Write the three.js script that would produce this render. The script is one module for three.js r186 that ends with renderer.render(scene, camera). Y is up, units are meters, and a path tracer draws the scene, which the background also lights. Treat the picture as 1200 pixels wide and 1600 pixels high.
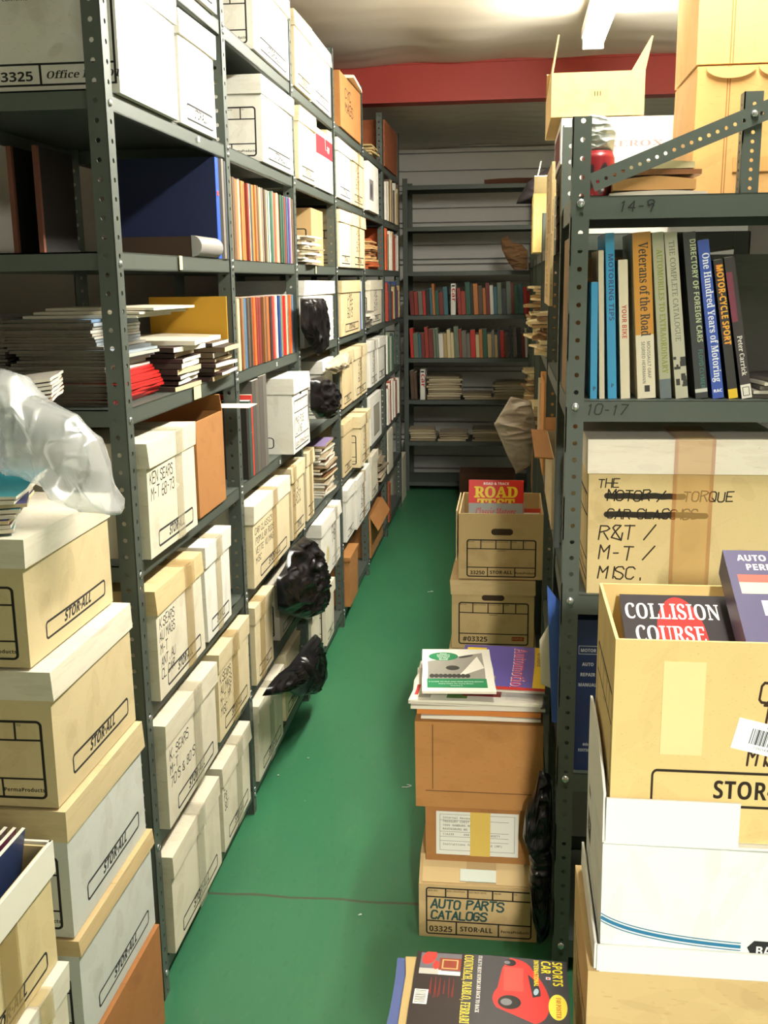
import * as THREE from 'three';
import { mergeGeometries } from 'three/addons/utils/BufferGeometryUtils.js';
import { RectAreaLightUniformsLib } from 'three/addons/lights/RectAreaLightUniformsLib.js';
import { createNoise3D } from 'simplex-noise';

// ---------------------------------------------------------------- camera, light, exposure
const scene = new THREE.Scene();
scene.background = new THREE.Color(0x000000);
const renderer = new THREE.WebGLRenderer({ antialias: true });
renderer.toneMapping = THREE.LinearToneMapping;
renderer.toneMappingExposure = 2.1;
renderer.shadowMap.enabled = true;
RectAreaLightUniformsLib.init();
const V = (x, y, z) => new THREE.Vector3(x, y, z);
const CAM = V(0.7801, 1.6366, 2.065), YAW = -0.1206, PITCH = -0.2174, ROLL = -0.0128, F = 1636.95;
function turn(a, b, c) {                       // camera axes -> world axes
  let d = [a, b, c], co = Math.cos(ROLL), si = Math.sin(ROLL);
  d = [co * d[0] - si * d[1], si * d[0] + co * d[1], d[2]];
  co = Math.cos(PITCH); si = Math.sin(PITCH); d = [d[0], co * d[1] - si * d[2], si * d[1] + co * d[2]];
  co = Math.cos(YAW); si = Math.sin(YAW); d = [co * d[0] - si * d[2], d[1], si * d[0] + co * d[2]];
  return V(...d);
}
const AX = [turn(1, 0, 0), turn(0, 1, 0), turn(0, 0, 1)];
const camera = new THREE.PerspectiveCamera(2 * Math.atan(800 / F) * 180 / Math.PI, 0.75, 0.05, 60);
camera.position.copy(CAM);
camera.quaternion.setFromRotationMatrix(new THREE.Matrix4().makeBasis(...AX));
scene.add(camera);
// the lamps of the place: two strips in line over the right-hand shelving and an unseen one beyond the shaped doorway behind the camera
const LAMPS = {
  strip: { x: 1.16, y: 2.72, z0: -3.5, z1: -1.2, power: 55 },
  near: { x: 1.16, y: 2.72, z0: -1.1, z1: 0.45, power: 55 },
  hall: { x: 1.4, y: 2.72, z0: 3.7, z1: 4.9, power: 600 },
};
const LAMP_COLOR = new THREE.Color().setRGB(1, 0.955, 0.85);

// ---------------------------------------------------------------- helpers
let seed = 7;
const rnd = () => { seed = (seed + 0x6d2b79f5) | 0; let t = Math.imul(seed ^ (seed >>> 15), 1 | seed); t = (t + Math.imul(t ^ (t >>> 7), 61 | t)) ^ t; return ((t ^ (t >>> 14)) >>> 0) / 4294967296; };
const rr = (a, b) => a + (b - a) * rnd();
const pick = (a) => a[Math.floor(rnd() * a.length)];
const n3 = createNoise3D(rnd);
const ray = (px, py) => turn((px - 600) / F, (800 - py) / F, -1);
function U(px, py, ax, v) { const d = ray(px, py), t = (v - CAM[ax]) / d[ax]; return V(CAM.x + t * d.x, CAM.y + t * d.y, CAM.z + t * d.z); }
function pxOf(x, y, z) { const d = V(x, y, z).sub(CAM), c = -d.dot(AX[2]); return 600 + F * d.dot(AX[0]) / c; }
function zAt(px, y, X) { let a = -7.5, b = 1.5; const s = pxOf(X, y, a) > pxOf(X, y, b); for (let i = 0; i < 50; i++) { const m = (a + b) / 2; if ((pxOf(X, y, m) > px) === s) a = m; else b = m; } return (a + b) / 2; }

const taken = {};
const numbered = (n) => { const k = taken[n] = (taken[n] ?? -1) + 1; return k ? `${n}_${String(k).padStart(3, '0')}` : n; };
function obj(name, geo, mat, parent = scene) {
  const m = new THREE.Mesh(Array.isArray(geo) ? mergeGeometries(geo.map((g) => g.index ? g.toNonIndexed() : g)) : geo, mat);
  m.name = parent === scene ? numbered(name) : name; m.castShadow = m.receiveShadow = true; parent.add(m); return m;
}
function tag(o, label, category, group) { o.userData.label = label; o.userData.category = category; if (group) o.userData.group = group; return o; }
function thing(name, label, category, pos = [0, 0, 0], ry = 0, group) {
  const g = new THREE.Group(); g.name = numbered(name); scene.add(g); g.position.set(...pos); g.rotation.y = ry; return tag(g, label, category, group);
}
function struct(name, geo, mat, label) { const o = obj(name, geo, mat); o.userData.kind = 'structure'; if (label) o.userData.label = label; return o; }
const ordinal = (i) => `${i + 1}${['th', 'st', 'nd', 'rd'][(i + 1) % 10 < 4 && ((i + 1) % 100 < 11 || (i + 1) % 100 > 13) ? (i + 1) % 10 : 0]}`, nth = (i) => `, ${ordinal(i)} from the bottom`;
const bx = (w, h, d, x = 0, y = 0, z = 0) => new THREE.BoxGeometry(w, h, d).translate(x, y, z);

// materials
const matCache = new Map();
function M(color, rough = 0.85, extra = {}) {
  const key = color + '|' + rough + '|' + Object.entries(extra).map(([k, v]) => k + (v?.uuid ?? v)).join();
  if (!matCache.has(key)) matCache.set(key, new THREE.MeshPhysicalMaterial({ color, roughness: rough, metalness: 0, ...extra }));
  return matCache.get(key);
}
function tex(w, h, draw, wrap) {
  const c = document.createElement('canvas'); c.width = w; c.height = h; const g = c.getContext('2d'); draw(g, w, h);
  const t = new THREE.CanvasTexture(c); t.colorSpace = THREE.SRGBColorSpace; t.magFilter = THREE.LinearFilter;
  if (wrap) t.wrapS = t.wrapT = THREE.RepeatWrapping; return t;
}
function speckle(g, w, h, n, a, dark = '90,70,40') { for (let i = 0; i < n; i++) { g.fillStyle = `rgba(${rnd() < 0.5 ? dark : '255,255,250'},${rr(0.3, 1) * a})`; const s = rr(1, 3); g.fillRect(rnd() * w, rnd() * h, s * rr(1, 4), s * 0.7); } }
const white = (g, w, h) => { g.fillStyle = '#fff'; g.fillRect(0, 0, w, h); for (let i = 0; i < 26; i++) { g.fillStyle = `rgba(${pick(['120,90,50', '150,120,80', '90,70,50'])},${rr(0.015, 0.05)})`; g.beginPath(); g.ellipse(rnd() * w, rnd() * h, rr(0.03, 0.18) * w, rr(0.02, 0.12) * h, rnd() * 3, 0, 7); g.fill(); } for (let i = 0; i < 5; i++) { g.strokeStyle = `rgba(110,85,55,${rr(0.06, 0.16)})`; g.lineWidth = rr(0.8, 2); const x = rnd() * w, y = rnd() * h; g.beginPath(); g.moveTo(x, y); g.lineTo(x + rr(-0.2, 0.2) * w, y + rr(-0.1, 0.1) * h); g.stroke(); } speckle(g, w, h, w * h / 200, 0.13); };

// a hand-lettered stroke alphabet: pairs of digits are points on a 5 x 7 grid
const GLYPH = { A: '002640 1232', B: '000636453403 0342413000', C: '4536160501103041', D: '00062644422000', E: '46060040 0333', F: '000646 0333', G: '45361605011030414323', H: '0006 4046 0343', I: '2026', J: '4641301001', K: '0006 4602 1340', L: '060040', M: '0006234640', N: '00064046', O: '163645413010010516', P: '000636453403', Q: '163645413010010516 2240', R: '000636453403 2340', S: '4536160504334241301001', T: '0646 2026', U: '060110304146', V: '062046', W: '0610233046', X: '0046 0640', Y: '062346 2320', Z: '06460040', 0: '163645413010010516', 1: '152620', 2: '05163645430040', 3: '0516364534 13344241301001', 4: '30360242', 5: '460603334241301001', 6: '36150301103041433303', 7: '064610', 8: '16364534130516 13344130100113', 9: '4334130516364530', '-': '1333', '.': '2021', '/': '0046', '&': '4005163613014043', "'": '2625', ',': '2110' };
function hand(g, text, x, y, size, color = '#15120f', lw = size * 0.12, slant = 0.12, gap = 0.9) {
  g.strokeStyle = color; g.lineWidth = lw; g.lineCap = g.lineJoin = 'round';
  const k = size / 6; let cx = x;
  for (const ch of text) {
    const gl = GLYPH[ch]; if (!gl) { cx += size * 0.55; continue; }
    const dy = rr(-0.05, 0.05) * size, sc = rr(0.92, 1.06);
    for (const st of gl.split(' ')) { g.beginPath(); for (let i = 0; i + 1 < st.length; i += 2) { const u = (+st[i] + rr(-0.14, 0.14)) * sc, v = (+st[i + 1] + rr(-0.12, 0.12)) * sc; const X = cx + u * k * 0.95 + v * k * slant, Y = y + dy - v * k; i ? g.lineTo(X, Y) : g.moveTo(X, Y); } g.stroke(); }
    cx += ch === 'I' || ch === '.' || ch === "'" || ch === ',' ? size * 0.45 * gap : size * 0.88 * gap;
  }
}
function rrect(g, x, y, w, h, r) { g.beginPath(); g.roundRect(x, y, w, h, r); g.stroke(); }
// print of the long side: outlined strip with the maker's word, optional hand lettering
function sidePrint(lines = [], o = {}) {
  return tex(768, 512, (g, w, h) => {
    white(g, w, h);
    if (o.strip !== false) {
      g.strokeStyle = '#22242e'; g.lineWidth = 10; const x0 = (o.s0 ?? 0.16) * w, x1 = (o.s1 ?? 0.9) * w, y0 = (o.v ?? 0.8) * h;
      rrect(g, x0, y0, x1 - x0, 0.135 * h, 16);
      g.fillStyle = '#22242e'; g.font = 'bold italic 62px sans-serif'; g.textAlign = 'center'; g.save(); g.translate((x0 + x1) / 2, y0 + 0.1 * h); g.scale(0.92, 1); g.fillText('STOR·ALL', 0, 0); g.lineWidth = 2; g.strokeText('STOR·ALL', 0, 0); g.restore();
    }
    lines.forEach((t, i) => hand(g, t, (o.x ?? 0.05) * w + rr(-6, 6), (o.y ?? 0.38) * h + i * (o.step ?? 0.12) * h, o.size ?? 42, o.ink ?? '#15120f'));
    o.draw?.(g, w, h);
  });
}
// print of the short end: the filing form
function endPrint(o = {}) {
  return tex(512, 448, (g, w, h) => {
    white(g, w, h);
    const x0 = 0.09 * w, x1 = 0.93 * w, y0 = (o.y0 ?? 0.36) * h, y1 = (o.y1 ?? 0.93) * h, H = y1 - y0, yb = y1 - H * 0.25, yt = y0 + H * 0.24;
    g.strokeStyle = '#1d1b1a'; g.lineWidth = 8; rrect(g, x0, y0, x1 - x0, H, 14);
    g.lineWidth = 6; const ln = (a, b, c, d) => { g.beginPath(); g.moveTo(a, b); g.lineTo(c, d); g.stroke(); };
    ln(x0, yt, x1, yt); ln(x0, yb, x1, yb);
    const cells = [0.2, 0.42, 0.64, 0.82]; cells.forEach((c) => ln(x0 + c * (x1 - x0), y0, x0 + c * (x1 - x0), yt));
    g.fillStyle = '#1d1b1a'; g.font = '11px sans-serif'; g.textAlign = 'left';
    ['BOX NO.', 'BOX LOCATION', 'DESTROY DATE', 'FROM', 'TO'].forEach((t, i) => g.fillText(t, x0 + 5 + (i ? cells[i - 1] : 0) * (x1 - x0), y0 + 16));
    g.textAlign = 'center'; g.fillText('CONTENTS', (x0 + x1) / 2, yt + 16);
    if (o.style === 'hash') { g.font = 'bold 46px sans-serif'; g.textAlign = 'left'; g.fillText('#03325', x0 + 22, y1 - 16); g.fillStyle = '#c63a28'; g.fillRect(x1 - 100, y1 - 52, 76, 26); g.fillStyle = '#fff'; g.font = 'bold 17px sans-serif'; g.fillText('STAPLES', x1 - 98, y1 - 33); }
    else {
      const a = x0 + 0.3 * (x1 - x0), b = x0 + 0.7 * (x1 - x0); ln(a, yb, a, y1); ln(b, yb, b, y1);
      g.font = 'bold 36px sans-serif'; g.save(); g.translate((x0 + a) / 2, y1 - 13); g.scale(0.95, 1); g.fillText(o.num ?? '03325', 0, 0); g.restore();
      g.font = 'bold 32px sans-serif'; g.fillText('STOR·ALL', (a + b) / 2, y1 - 18); g.font = 'bold 17px sans-serif'; g.fillText('PermaProducts', (b + x1) / 2, y1 - 20);
    }
    o.draw?.(g, w, h, x0, y0, x1, y1);
  });
}
const T = { side: sidePrint(), plain: tex(256, 256, white), end: endPrint(), end2: endPrint({ num: '33250' }) };

// warped carton block, origin at the middle of its base
function block(w, h, d, bulge = 0.003, jig = 0.002, seg = 4) {
  const g = new THREE.BoxGeometry(w, h, d, seg, seg, seg), p = g.attributes.position, c = [];
  for (let i = 0; i < 24; i++) c.push(rr(-jig, jig));
  for (let i = 0; i < p.count; i++) {
    const x = p.getX(i) / w * 2, y = p.getY(i) / h * 2, z = p.getZ(i) / d * 2;
    let ox = bulge * x * (1 - y * y) * (1 - z * z), oz = bulge * z * (1 - y * y) * (1 - x * x), oy = 0;
    for (let k = 0; k < 8; k++) { const f = ((k & 1 ? 1 + x : 1 - x) * (k & 2 ? 1 + y : 1 - y) * (k & 4 ? 1 + z : 1 - z)) / 8; ox += f * c[k * 3]; oy += y > -0.99 ? f * c[k * 3 + 1] * 0.6 : 0; oz += f * c[k * 3 + 2]; }
    p.setXYZ(i, p.getX(i) + ox, p.getY(i) + oy + h / 2, p.getZ(i) + oz);
  }
  g.computeVertexNormals(); return g;
}
const SIDES = ['px', 'nx', 'py', 'ny', 'pz', 'nz'];
const faceMats = (color, prints = {}, rough = 0.82) => SIDES.map((s) => M(color, rough, { map: prints[s] ?? T.plain }));
const TAPE = '#b9964f';
// a lidded storage box
function storageBox(o) {
  const [w, h, d] = o.size, t = thing(o.name ?? 'storage_box', o.label, o.category ?? 'box', o.pos, o.ry ?? 0, o.group);
  const lh = o.lid ? o.lidH ?? 0.055 : 0, ov = 0.006;
  const body = obj('body', block(w, h - (o.lid ? 0.004 : 0), d), faceMats(o.color, o.prints), t); let l;
  if (o.lid) { l = obj('lid', block(w + ov * 2, lh, d + ov * 2, 0.001, 0.003), faceMats(o.lid), t); l.position.y = h - lh; l.rotation.z = rr(-0.006, 0.006); }
  for (const tp of o.tape ?? []) {
    const tw = tp.w ?? 0.05, z = tp.z ?? 0, e = 0.0006, ls = w / 2 + (o.lid ? ov : 0), down = tp.down ?? 1, gs = [], tm = M(tp.color ?? TAPE, 0.4, { transparent: true, opacity: 0.3 });
    const face = (h - lh) * down, low = bx(0.0008, face, tw, w / 2 + 0.0036 + e, h - lh - face / 2, z); obj('tape', low, tm, body);
    if (o.lid) gs.push(bx(0.0008, lh, tw, ls + 0.0034 + e, h - lh / 2, z));
    gs.push(bx(w * (tp.top ?? 0.7), 0.0008, tw, ls - w * (tp.top ?? 0.7) / 2 + 0.003, h + 0.0026, z));
    const up = mergeGeometries(gs); if (l) up.translate(0, -(h - lh), 0); obj('tape', up, tm, l ?? body);
  }
  return t;
}
// open carton of board walls with prints on the outside
function slab(w, h, d, x, y, z, side) {
  const g = bx(w, h, d, x, y, z).toNonIndexed(), uv = g.attributes.uv, s = SIDES.indexOf(side);
  for (let i = 0; i < uv.count; i++) if (Math.floor(i / 6) !== s) uv.setXY(i, 0.02 + uv.getX(i) * 0.02, 0.96 + uv.getY(i) * 0.02);
  return g;
}
function openBox(o) {
  const [w, h, d] = o.size, b = 0.005, t = thing(o.name ?? 'open_box', o.label, o.category ?? 'box', o.pos, o.ry ?? 0, o.group);
  const parts = { px: slab(b, h, d, w / 2 - b / 2, h / 2, 0, 'px'), nx: slab(b, h, d, -w / 2 + b / 2, h / 2, 0, 'nx'), pz: slab(w - 2 * b, h, b, 0, h / 2, d / 2 - b / 2, 'pz'), nz: slab(w - 2 * b, h, b, 0, h / 2, -d / 2 + b / 2, 'nz') };
  for (const [k, g] of Object.entries(parts)) obj('side_panel', g, M(o.color, 0.82, { map: o.prints?.[k] ?? T.plain }), t);
  obj('bottom_panel', bx(w - 2 * b, b, d - 2 * b, 0, b / 2, 0), M(o.color, 0.82, { map: T.plain }), t);
  for (const f of o.flaps ?? []) {                       // [side, length, angle outward from upright]
    const [s, len, ang] = f, horiz = s[1] === 'x', L = horiz ? d : w, g = horiz ? bx(0.004, len, L, 0, len / 2, 0) : bx(L, len, 0.004, 0, len / 2, 0);
    const m = obj('flap', g, M(f[3] ?? o.color, 0.82, { map: T.plain }), t), sg = s[0] === 'p' ? 1 : -1;
    m.position.set(horiz ? sg * (w / 2 - 0.002) : 0, h, horiz ? 0 : sg * (d / 2 - 0.002)); m.rotation[horiz ? 'z' : 'x'] = (horiz ? -1 : 1) * sg * ang;
  }
  return t;
}
const PAPER = M('#d9d3c2', 0.9), PAPER2 = M('#c9b78f', 0.92);
// upright volume: spine on the given side, page block showing on top
const bookGeo = new THREE.BoxGeometry(1, 1, 1).translate(0, 0.5, 0);
function volume(name, w, h, d, color, pos, label, group, category = 'book', pages = PAPER) {
  const c = M(color, 0.55), m = obj(name, bookGeo, [c, c, pages, pages, c, c]); m.scale.set(w, h, d); m.position.set(...pos); return tag(m, label, category, group);
}
// a flat magazine or stack of them; cover on top, pages at the edges
function flat(name, w, t, d, cover, pos, ry, label, group, category = 'magazine', edge = PAPER, coverMat) {
  const cm = coverMat ?? M(cover, 0.35), g = new THREE.BoxGeometry(w, t, d, 4, 1, 4).translate(0, t / 2, 0), bend = rr(0, 0.3) * t, tw = rr(-0.25, 0.25) * t; for (let i = 0, p = g.attributes.position; i < p.count; i++) { const u = p.getX(i) / w * 2, v = p.getZ(i) / d * 2; p.setXYZ(i, p.getX(i) + 0.004 * n3(pos[0] * 9, pos[1] * 90, v * 1.5), Math.max(0, p.getY(i) + (p.getY(i) > t / 2 ? 1 : 0) * (-bend * u * u * 0.6 - Math.abs(tw * u * v))), p.getZ(i)); } g.computeVertexNormals();
  const m = obj(name, g, [edge, edge, cm, cm, edge, edge]); m.position.set(...pos); m.rotation.y = ry; return tag(m, label, category, group);
}
const NAMES = { '#8a5a33': 'brown', '#c47a3a': 'orange', '#d9c79a': 'cream', '#5b4634': 'dark brown', '#6d7a66': 'sage green', '#a23b2b': 'red', '#2f5d46': 'green', '#4a6a86': 'steel blue', '#e2ddd0': 'white', '#b9a06a': 'tan', '#3a3f46': 'charcoal', '#7a7468': 'grey', '#1f3f7a': 'blue', '#c9342a': 'bright red', '#d8a52c': 'yellow', '#2a2622': 'black', '#7d2f2a': 'maroon', '#d8602a': 'vivid orange', '#3f6f7a': 'teal', '#a86a3c': 'copper', '#6a4a86': 'purple' };
function rowZ(y, zA, zB, X, hRange, dRange, tRange, cols, where, kind = 'book', depthX = 0.2) {   // spines face +x, running towards -z
  let z = zA, i = 0; while (z > zB) { const t = rr(...tRange), h = rr(...hRange), c = cols.seq ? cols[i % cols.length] : pick(cols); volume(kind, rr(...dRange), h, t * 0.96, c, [X - depthX / 2 + rr(-0.006, 0.004), y + 0.0005, z - t / 2], `${NAMES[c]} spined ${kind.replace('_', ' ')}, ${ordinal(i++)} ${where}`, `${kind.replace('_', ' ')}s ${where}`, kind === 'record' ? 'record' : 'book'); z -= t; }
}

// ---------------------------------------------------------------- the room
const roomY = 2.98, XL0 = -1.0, XR0 = 2.6, ZB = -6.62, ZF = 2.55;
{
  const fl = tex(2048, 2048, (g, w, h) => {
    g.fillStyle = '#32704c'; g.fillRect(0, 0, w, h);
    for (let i = 0; i < 500; i++) { const r = rr(20, 120), x = rnd() * w, y = rnd() * h; g.fillStyle = `rgba(${pick(['60,130,90', '38,96,64', '60,100,72', '70,120,84'])},0.14)`; g.beginPath(); g.ellipse(x, y, r, r * rr(0.3, 1), rnd() * 3, 0, 7); g.fill(); }
    for (let i = 0; i < 26000; i++) { g.fillStyle = `rgba(${pick(['80,120,86', '30,84,56', '96,120,86', '50,110,80'])},0.16)`; const a = rr(1.5, 6); g.fillRect(rnd() * w, rnd() * h, a, a * rr(0.5, 1.5)); }
    for (let i = 0; i < 1800; i++) { g.fillStyle = `rgba(${pick(['30,50,35', '120,90,70', '60,70,50', '190,190,170'])},${rr(0.1, 0.45)})`; const s = rr(0.6, 2.2); g.fillRect(rnd() * w, rnd() * h, s, s); }
    for (let i = 0; i < 60; i++) { g.strokeStyle = `rgba(30,55,40,${rr(0.05, 0.2)})`; g.lineWidth = rr(0.6, 1.6); const x = rnd() * w, y = rnd() * h; g.beginPath(); g.moveTo(x, y); g.quadraticCurveTo(x + rr(-40, 40), y + rr(-40, 40), x + rr(-60, 60), y + rr(-60, 60)); g.stroke(); }
    const zy = (z) => (z - ZB) / (ZF - ZB) * h, xx = (x) => (x - XL0) / (XR0 - XL0) * w;      // cracked joint in the paint
    g.strokeStyle = 'rgba(84,62,48,0.85)'; g.lineWidth = 1.8; g.beginPath(); g.moveTo(0, zy(-0.445)); for (let x = -1; x < XR0; x += 0.05) g.lineTo(xx(x), zy(-0.445) + rr(-0.9, 0.9)); g.stroke();
  });
  struct('floor', new THREE.BoxGeometry(XR0 - XL0, 0.1, ZF - ZB), [0, 0, 1, 0, 0, 0].map((k) => k ? M('#ffffff', 0.42, { map: fl }) : M('#555555')), 'green painted concrete floor with scuffs and a cracked joint').position.set((XL0 + XR0) / 2, -0.05, (ZF + ZB) / 2);
  // back wall of ribbed white metal siding
  const prof = new THREE.Shape(); prof.moveTo(-0.1, 0); let y = 0; prof.lineTo(0, 0);
  while (y < 3.05) { for (const g of [0.04, 0.08, 0.19]) { prof.lineTo(0, y + g); prof.lineTo(-0.05, y + g + 0.002); prof.lineTo(-0.05, y + g + 0.012); prof.lineTo(0, y + g + 0.014); } y += 0.285; }
  prof.lineTo(-0.1, y);
  struct('wall_back', new THREE.ExtrudeGeometry(prof, { depth: XR0 - XL0, bevelEnabled: false }).rotateY(-Math.PI / 2).translate(XR0, 0, ZB), M('#d2d2cc', 0.5), 'ribbed white metal siding on the end wall');
  const wm = M('#96938a', 0.8);
  struct('wall_left', bx(0.1, 3.1, ZF - ZB, XL0 - 0.05, 1.55, (ZF + ZB) / 2), wm, 'pale wall behind the long shelving row');
  struct('wall_right', bx(0.1, 3.1, ZF - ZB, XR0 + 0.05, 1.55, (ZF + ZB) / 2), wm);
  // unseen wall behind the camera; doorway and header shaped to cut the hall lamp
  struct('wall_front_blocker', [bx(2.0, 3.1, 0.12, XL0 + 1.0, 1.55, ZF + 0.06), bx(0.5, 3.1, 0.12, XR0 - 0.25, 1.55, ZF + 0.06), bx(1.12, 0.84, 0.12, 1.55, 2.68, ZF + 0.06)], wm);
  struct('wall_hall', [bx(XR0 - XL0, 3.1, 0.1, (XL0 + XR0) / 2, 1.55, 6.6), bx(0.1, 3.1, 4, XL0 - 0.05, 1.55, 4.6), bx(0.1, 3.1, 4, XR0 + 0.05, 1.55, 4.6)], wm);
  struct('floor_hall', bx(XR0 - XL0, 0.1, 4, (XL0 + XR0) / 2, -0.05, 4.6), M('#32704c', 0.42));
  struct('ceiling_hall', bx(XR0 - XL0, 0.1, 4, (XL0 + XR0) / 2, 3.1, 4.6), wm);
  // sagging vinyl-faced insulation, dipping towards the eave past the steel beam
  for (const [part, za, zb, col] of [['ceiling', -4.62, ZF + 0.05, '#cfc9ba'], ['ceiling_eave', ZB - 0.05, -4.66, '#cfc9ba']]) {
  const ce = new THREE.PlaneGeometry(XR0 - XL0 + 0.1, zb - za, 60, 100).rotateX(Math.PI / 2).translate((XL0 + XR0) / 2, 0, (za + zb) / 2), p = ce.attributes.position;
  for (let i = 0; i < p.count; i++) {
    const x = p.getX(i), z = p.getZ(i), fore = part === 'ceiling', bay = fore ? (z + 4.62) / 3.6 : 0, sag = fore ? 0.05 * Math.sin(Math.min(1, bay % 1) * Math.PI) : 0;
    const base = fore ? 2.9 + (z + 4.62) * 0.02 : 2.72 - (-4.62 - z) * 0.03;
    p.setY(i, Math.min(3.04, base - sag + 0.022 * n3(x * 1.3, z * 0.5, 2) + 0.007 * n3(x * 1.2, z * 6, 5)));
  }
  ce.computeVertexNormals();
  struct(part, ce, M(col, 0.55, { side: THREE.DoubleSide }), part === 'ceiling' ? 'sagging off-white insulation sheeting overhead' : 'off-white insulation sheeting past the red beam');
  }
  struct('roof', bx(XR0 - XL0 + 0.2, 0.06, ZF - ZB + 0.2, (XL0 + XR0) / 2, 3.1, (ZF + ZB) / 2), wm);
  const bm = thing('steel_beam', 'red painted steel beam spanning the ceiling', 'beam', [0, 0, -4.7]);
  obj('web', bx(XR0 - XL0, 0.2, 0.02, (XL0 + XR0) / 2, 2.8, 0.06), M('#a83a30', 0.5), bm);
  obj('flange', [bx(XR0 - XL0, 0.014, 0.14, (XL0 + XR0) / 2, 2.693, 0.01), bx(XR0 - XL0, 0.014, 0.14, (XL0 + XR0) / 2, 2.907, 0.01)], M('#a83a30', 0.5), bm);
}
function stripLamp(name, label, l, closed) {
  const L = l.z1 - l.z0, t = thing(name, label, 'light', [l.x, l.y, (l.z0 + l.z1) / 2]);
  obj('housing', [bx(0.11, 0.05, L, 0, 0.075, 0), bx(0.05, 0.05, 0.05, 0, 0.12, L * 0.4), bx(0.05, 0.05, 0.05, 0, 0.12, -L * 0.4)], M('#dedcd4', 0.5), t);
  for (const s of [-1, 1]) obj('tube', new THREE.CylinderGeometry(0.016, 0.016, L - 0.08, 12).rotateX(Math.PI / 2).translate(s * 0.03, 0.02, 0), new THREE.MeshStandardMaterial({ color: '#ffffff', emissive: LAMP_COLOR, emissiveIntensity: 14 }), t);
  for (const s of [-1, 1]) obj('end_cap', bx(0.1, 0.05, 0.02, 0, 0.025, s * (L / 2 - 0.03)), M('#cfcdc6', 0.5), t);
  const add = (w, rx, rz, x, y, k) => { const a = new THREE.RectAreaLight(LAMP_COLOR, l.power * k, w, L - 0.1); a.position.set(l.x + x, l.y + y, (l.z0 + l.z1) / 2); a.lookAt(l.x + rx, l.y + y + rz, (l.z0 + l.z1) / 2); if (rx === 0) a.rotation.set(-Math.PI / 2, 0, 0); scene.add(a); return a; };
  const down = add(0.1, 0, -1, 0, -0.005, 1);
  for (const s of [-1, 1]) { const a = new THREE.RectAreaLight(LAMP_COLOR, l.power, L - 0.1, 0.05); a.position.set(l.x + s * 0.056, l.y + 0.02, (l.z0 + l.z1) / 2); a.lookAt(l.x + s * 2, l.y + 0.02, (l.z0 + l.z1) / 2); scene.add(a); }
  return down;
}
stripLamp('strip_light', 'long twin-tube fluorescent strip above the right-hand shelving', LAMPS.strip);
stripLamp('strip_light', 'shorter twin-tube fluorescent strip over the tall yellowish carton', LAMPS.near);
stripLamp('strip_light', 'unseen fluorescent strip beyond the added doorway behind the camera', LAMPS.hall);

// ---------------------------------------------------------------- steel shelving
const STEEL = M('#525a53', 0.48, { metalness: 0.25 }), BOLT = M('#c9cdd0', 0.25, { metalness: 0.9 });
const flangeCache = new Map();
function flangeGeo(H, holes) {
  const key = H + '|' + holes; if (flangeCache.has(key)) return flangeCache.get(key);
  const s = new THREE.Shape(); s.moveTo(0, 0); s.lineTo(0.038, 0); s.lineTo(0.038, H); s.lineTo(0, H); s.closePath();
  const pitch = holes === 'fine' ? 0.0182 : 0.0365, rad = holes === 'fine' ? 0.004 : 0.0052;
  if (holes) for (let y = 0.012; y < H - 0.008; y += pitch) { const p = new THREE.Path(); p.absarc(0.021, y, rad, 0, Math.PI * 2, true); s.holes.push(p); }
  const g = new THREE.ExtrudeGeometry(s, { depth: 0.0025, bevelEnabled: false, curveSegments: 4 }); flangeCache.set(key, g); return g;
}
// corner (x, z) with flanges running towards sx along x and sz along z
function postGeo(H, sx, sz, holes = true) {
  const a = flangeGeo(H, holes).clone(); if (sx < 0) a.rotateY(Math.PI); a.translate(0, 0, sz > 0 ? (sx < 0 ? 0.0025 : 0) : (sx < 0 ? 0 : -0.0025));
  const b = flangeGeo(H, holes).clone().rotateY(sz > 0 ? -Math.PI / 2 : Math.PI / 2); b.translate(sz > 0 ? (sx > 0 ? 0.0025 : 0) : (sx > 0 ? 0 : -0.0025), 0, 0);
  return mergeGeometries([a, b]);
}
function shelfGeo(w, d, lip = 0.036) { return mergeGeometries([bx(w, 0.003, d, 0, -0.0015, 0), bx(0.003, lip, d, w / 2 - 0.0015, -lip / 2, 0), bx(0.003, lip, d, -w / 2 + 0.0015, -lip / 2, 0), bx(w, lip, 0.003, 0, -lip / 2, d / 2 - 0.0015), bx(w, lip, 0.003, 0, -lip / 2, -d / 2 + 0.0015), bx(0.012, 0.003, d, w / 2 - 0.006, -lip + 0.0015, 0)]); }
const boltGeo = new THREE.SphereGeometry(0.0075, 8, 5);
const SH = [2.32, 2.005, 1.70, 1.384, 1.051, 0.723, 0.4085, 0.085], BAY = 0.915, DEP = 0.46;
const shelves = {}, onShelf = (y, z) => shelves[Math.floor(-z / BAY) + ':' + y];
const rackL = thing('steel_shelving', 'long dark green-grey slotted steel shelving row of boxes and bound volumes', 'shelving');
for (let k = 0; k <= 6; k++) {
  const z = k === 0 ? 0 : -BAY * k + 0.038;
  const fp = obj('post', postGeo(2.62, -1, -1, true), STEEL, rackL); fp.position.set(0, 0, z);
  obj('post', postGeo(2.62, 1, -1, k < 2), STEEL, rackL).position.set(-DEP, 0, z);
  if (k < 5) for (const y of SH) for (const dy of [-0.012, -0.03]) if (k || dy < -0.02) { const b = obj('bolt', boltGeo, BOLT, fp); b.scale.x = 0.5; b.position.set(0.001, y + dy + 0.006, -0.02); }
}
{
  const g = shelfGeo(DEP - 0.008, BAY - 0.004);
  for (let k = 0; k < 6; k++) for (const y of SH) { const m = obj('shelf', g, STEEL, rackL); m.position.set(-DEP / 2, y, -BAY * (k + 0.5)); shelves[k + ':' + y] = m; }
}
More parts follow.
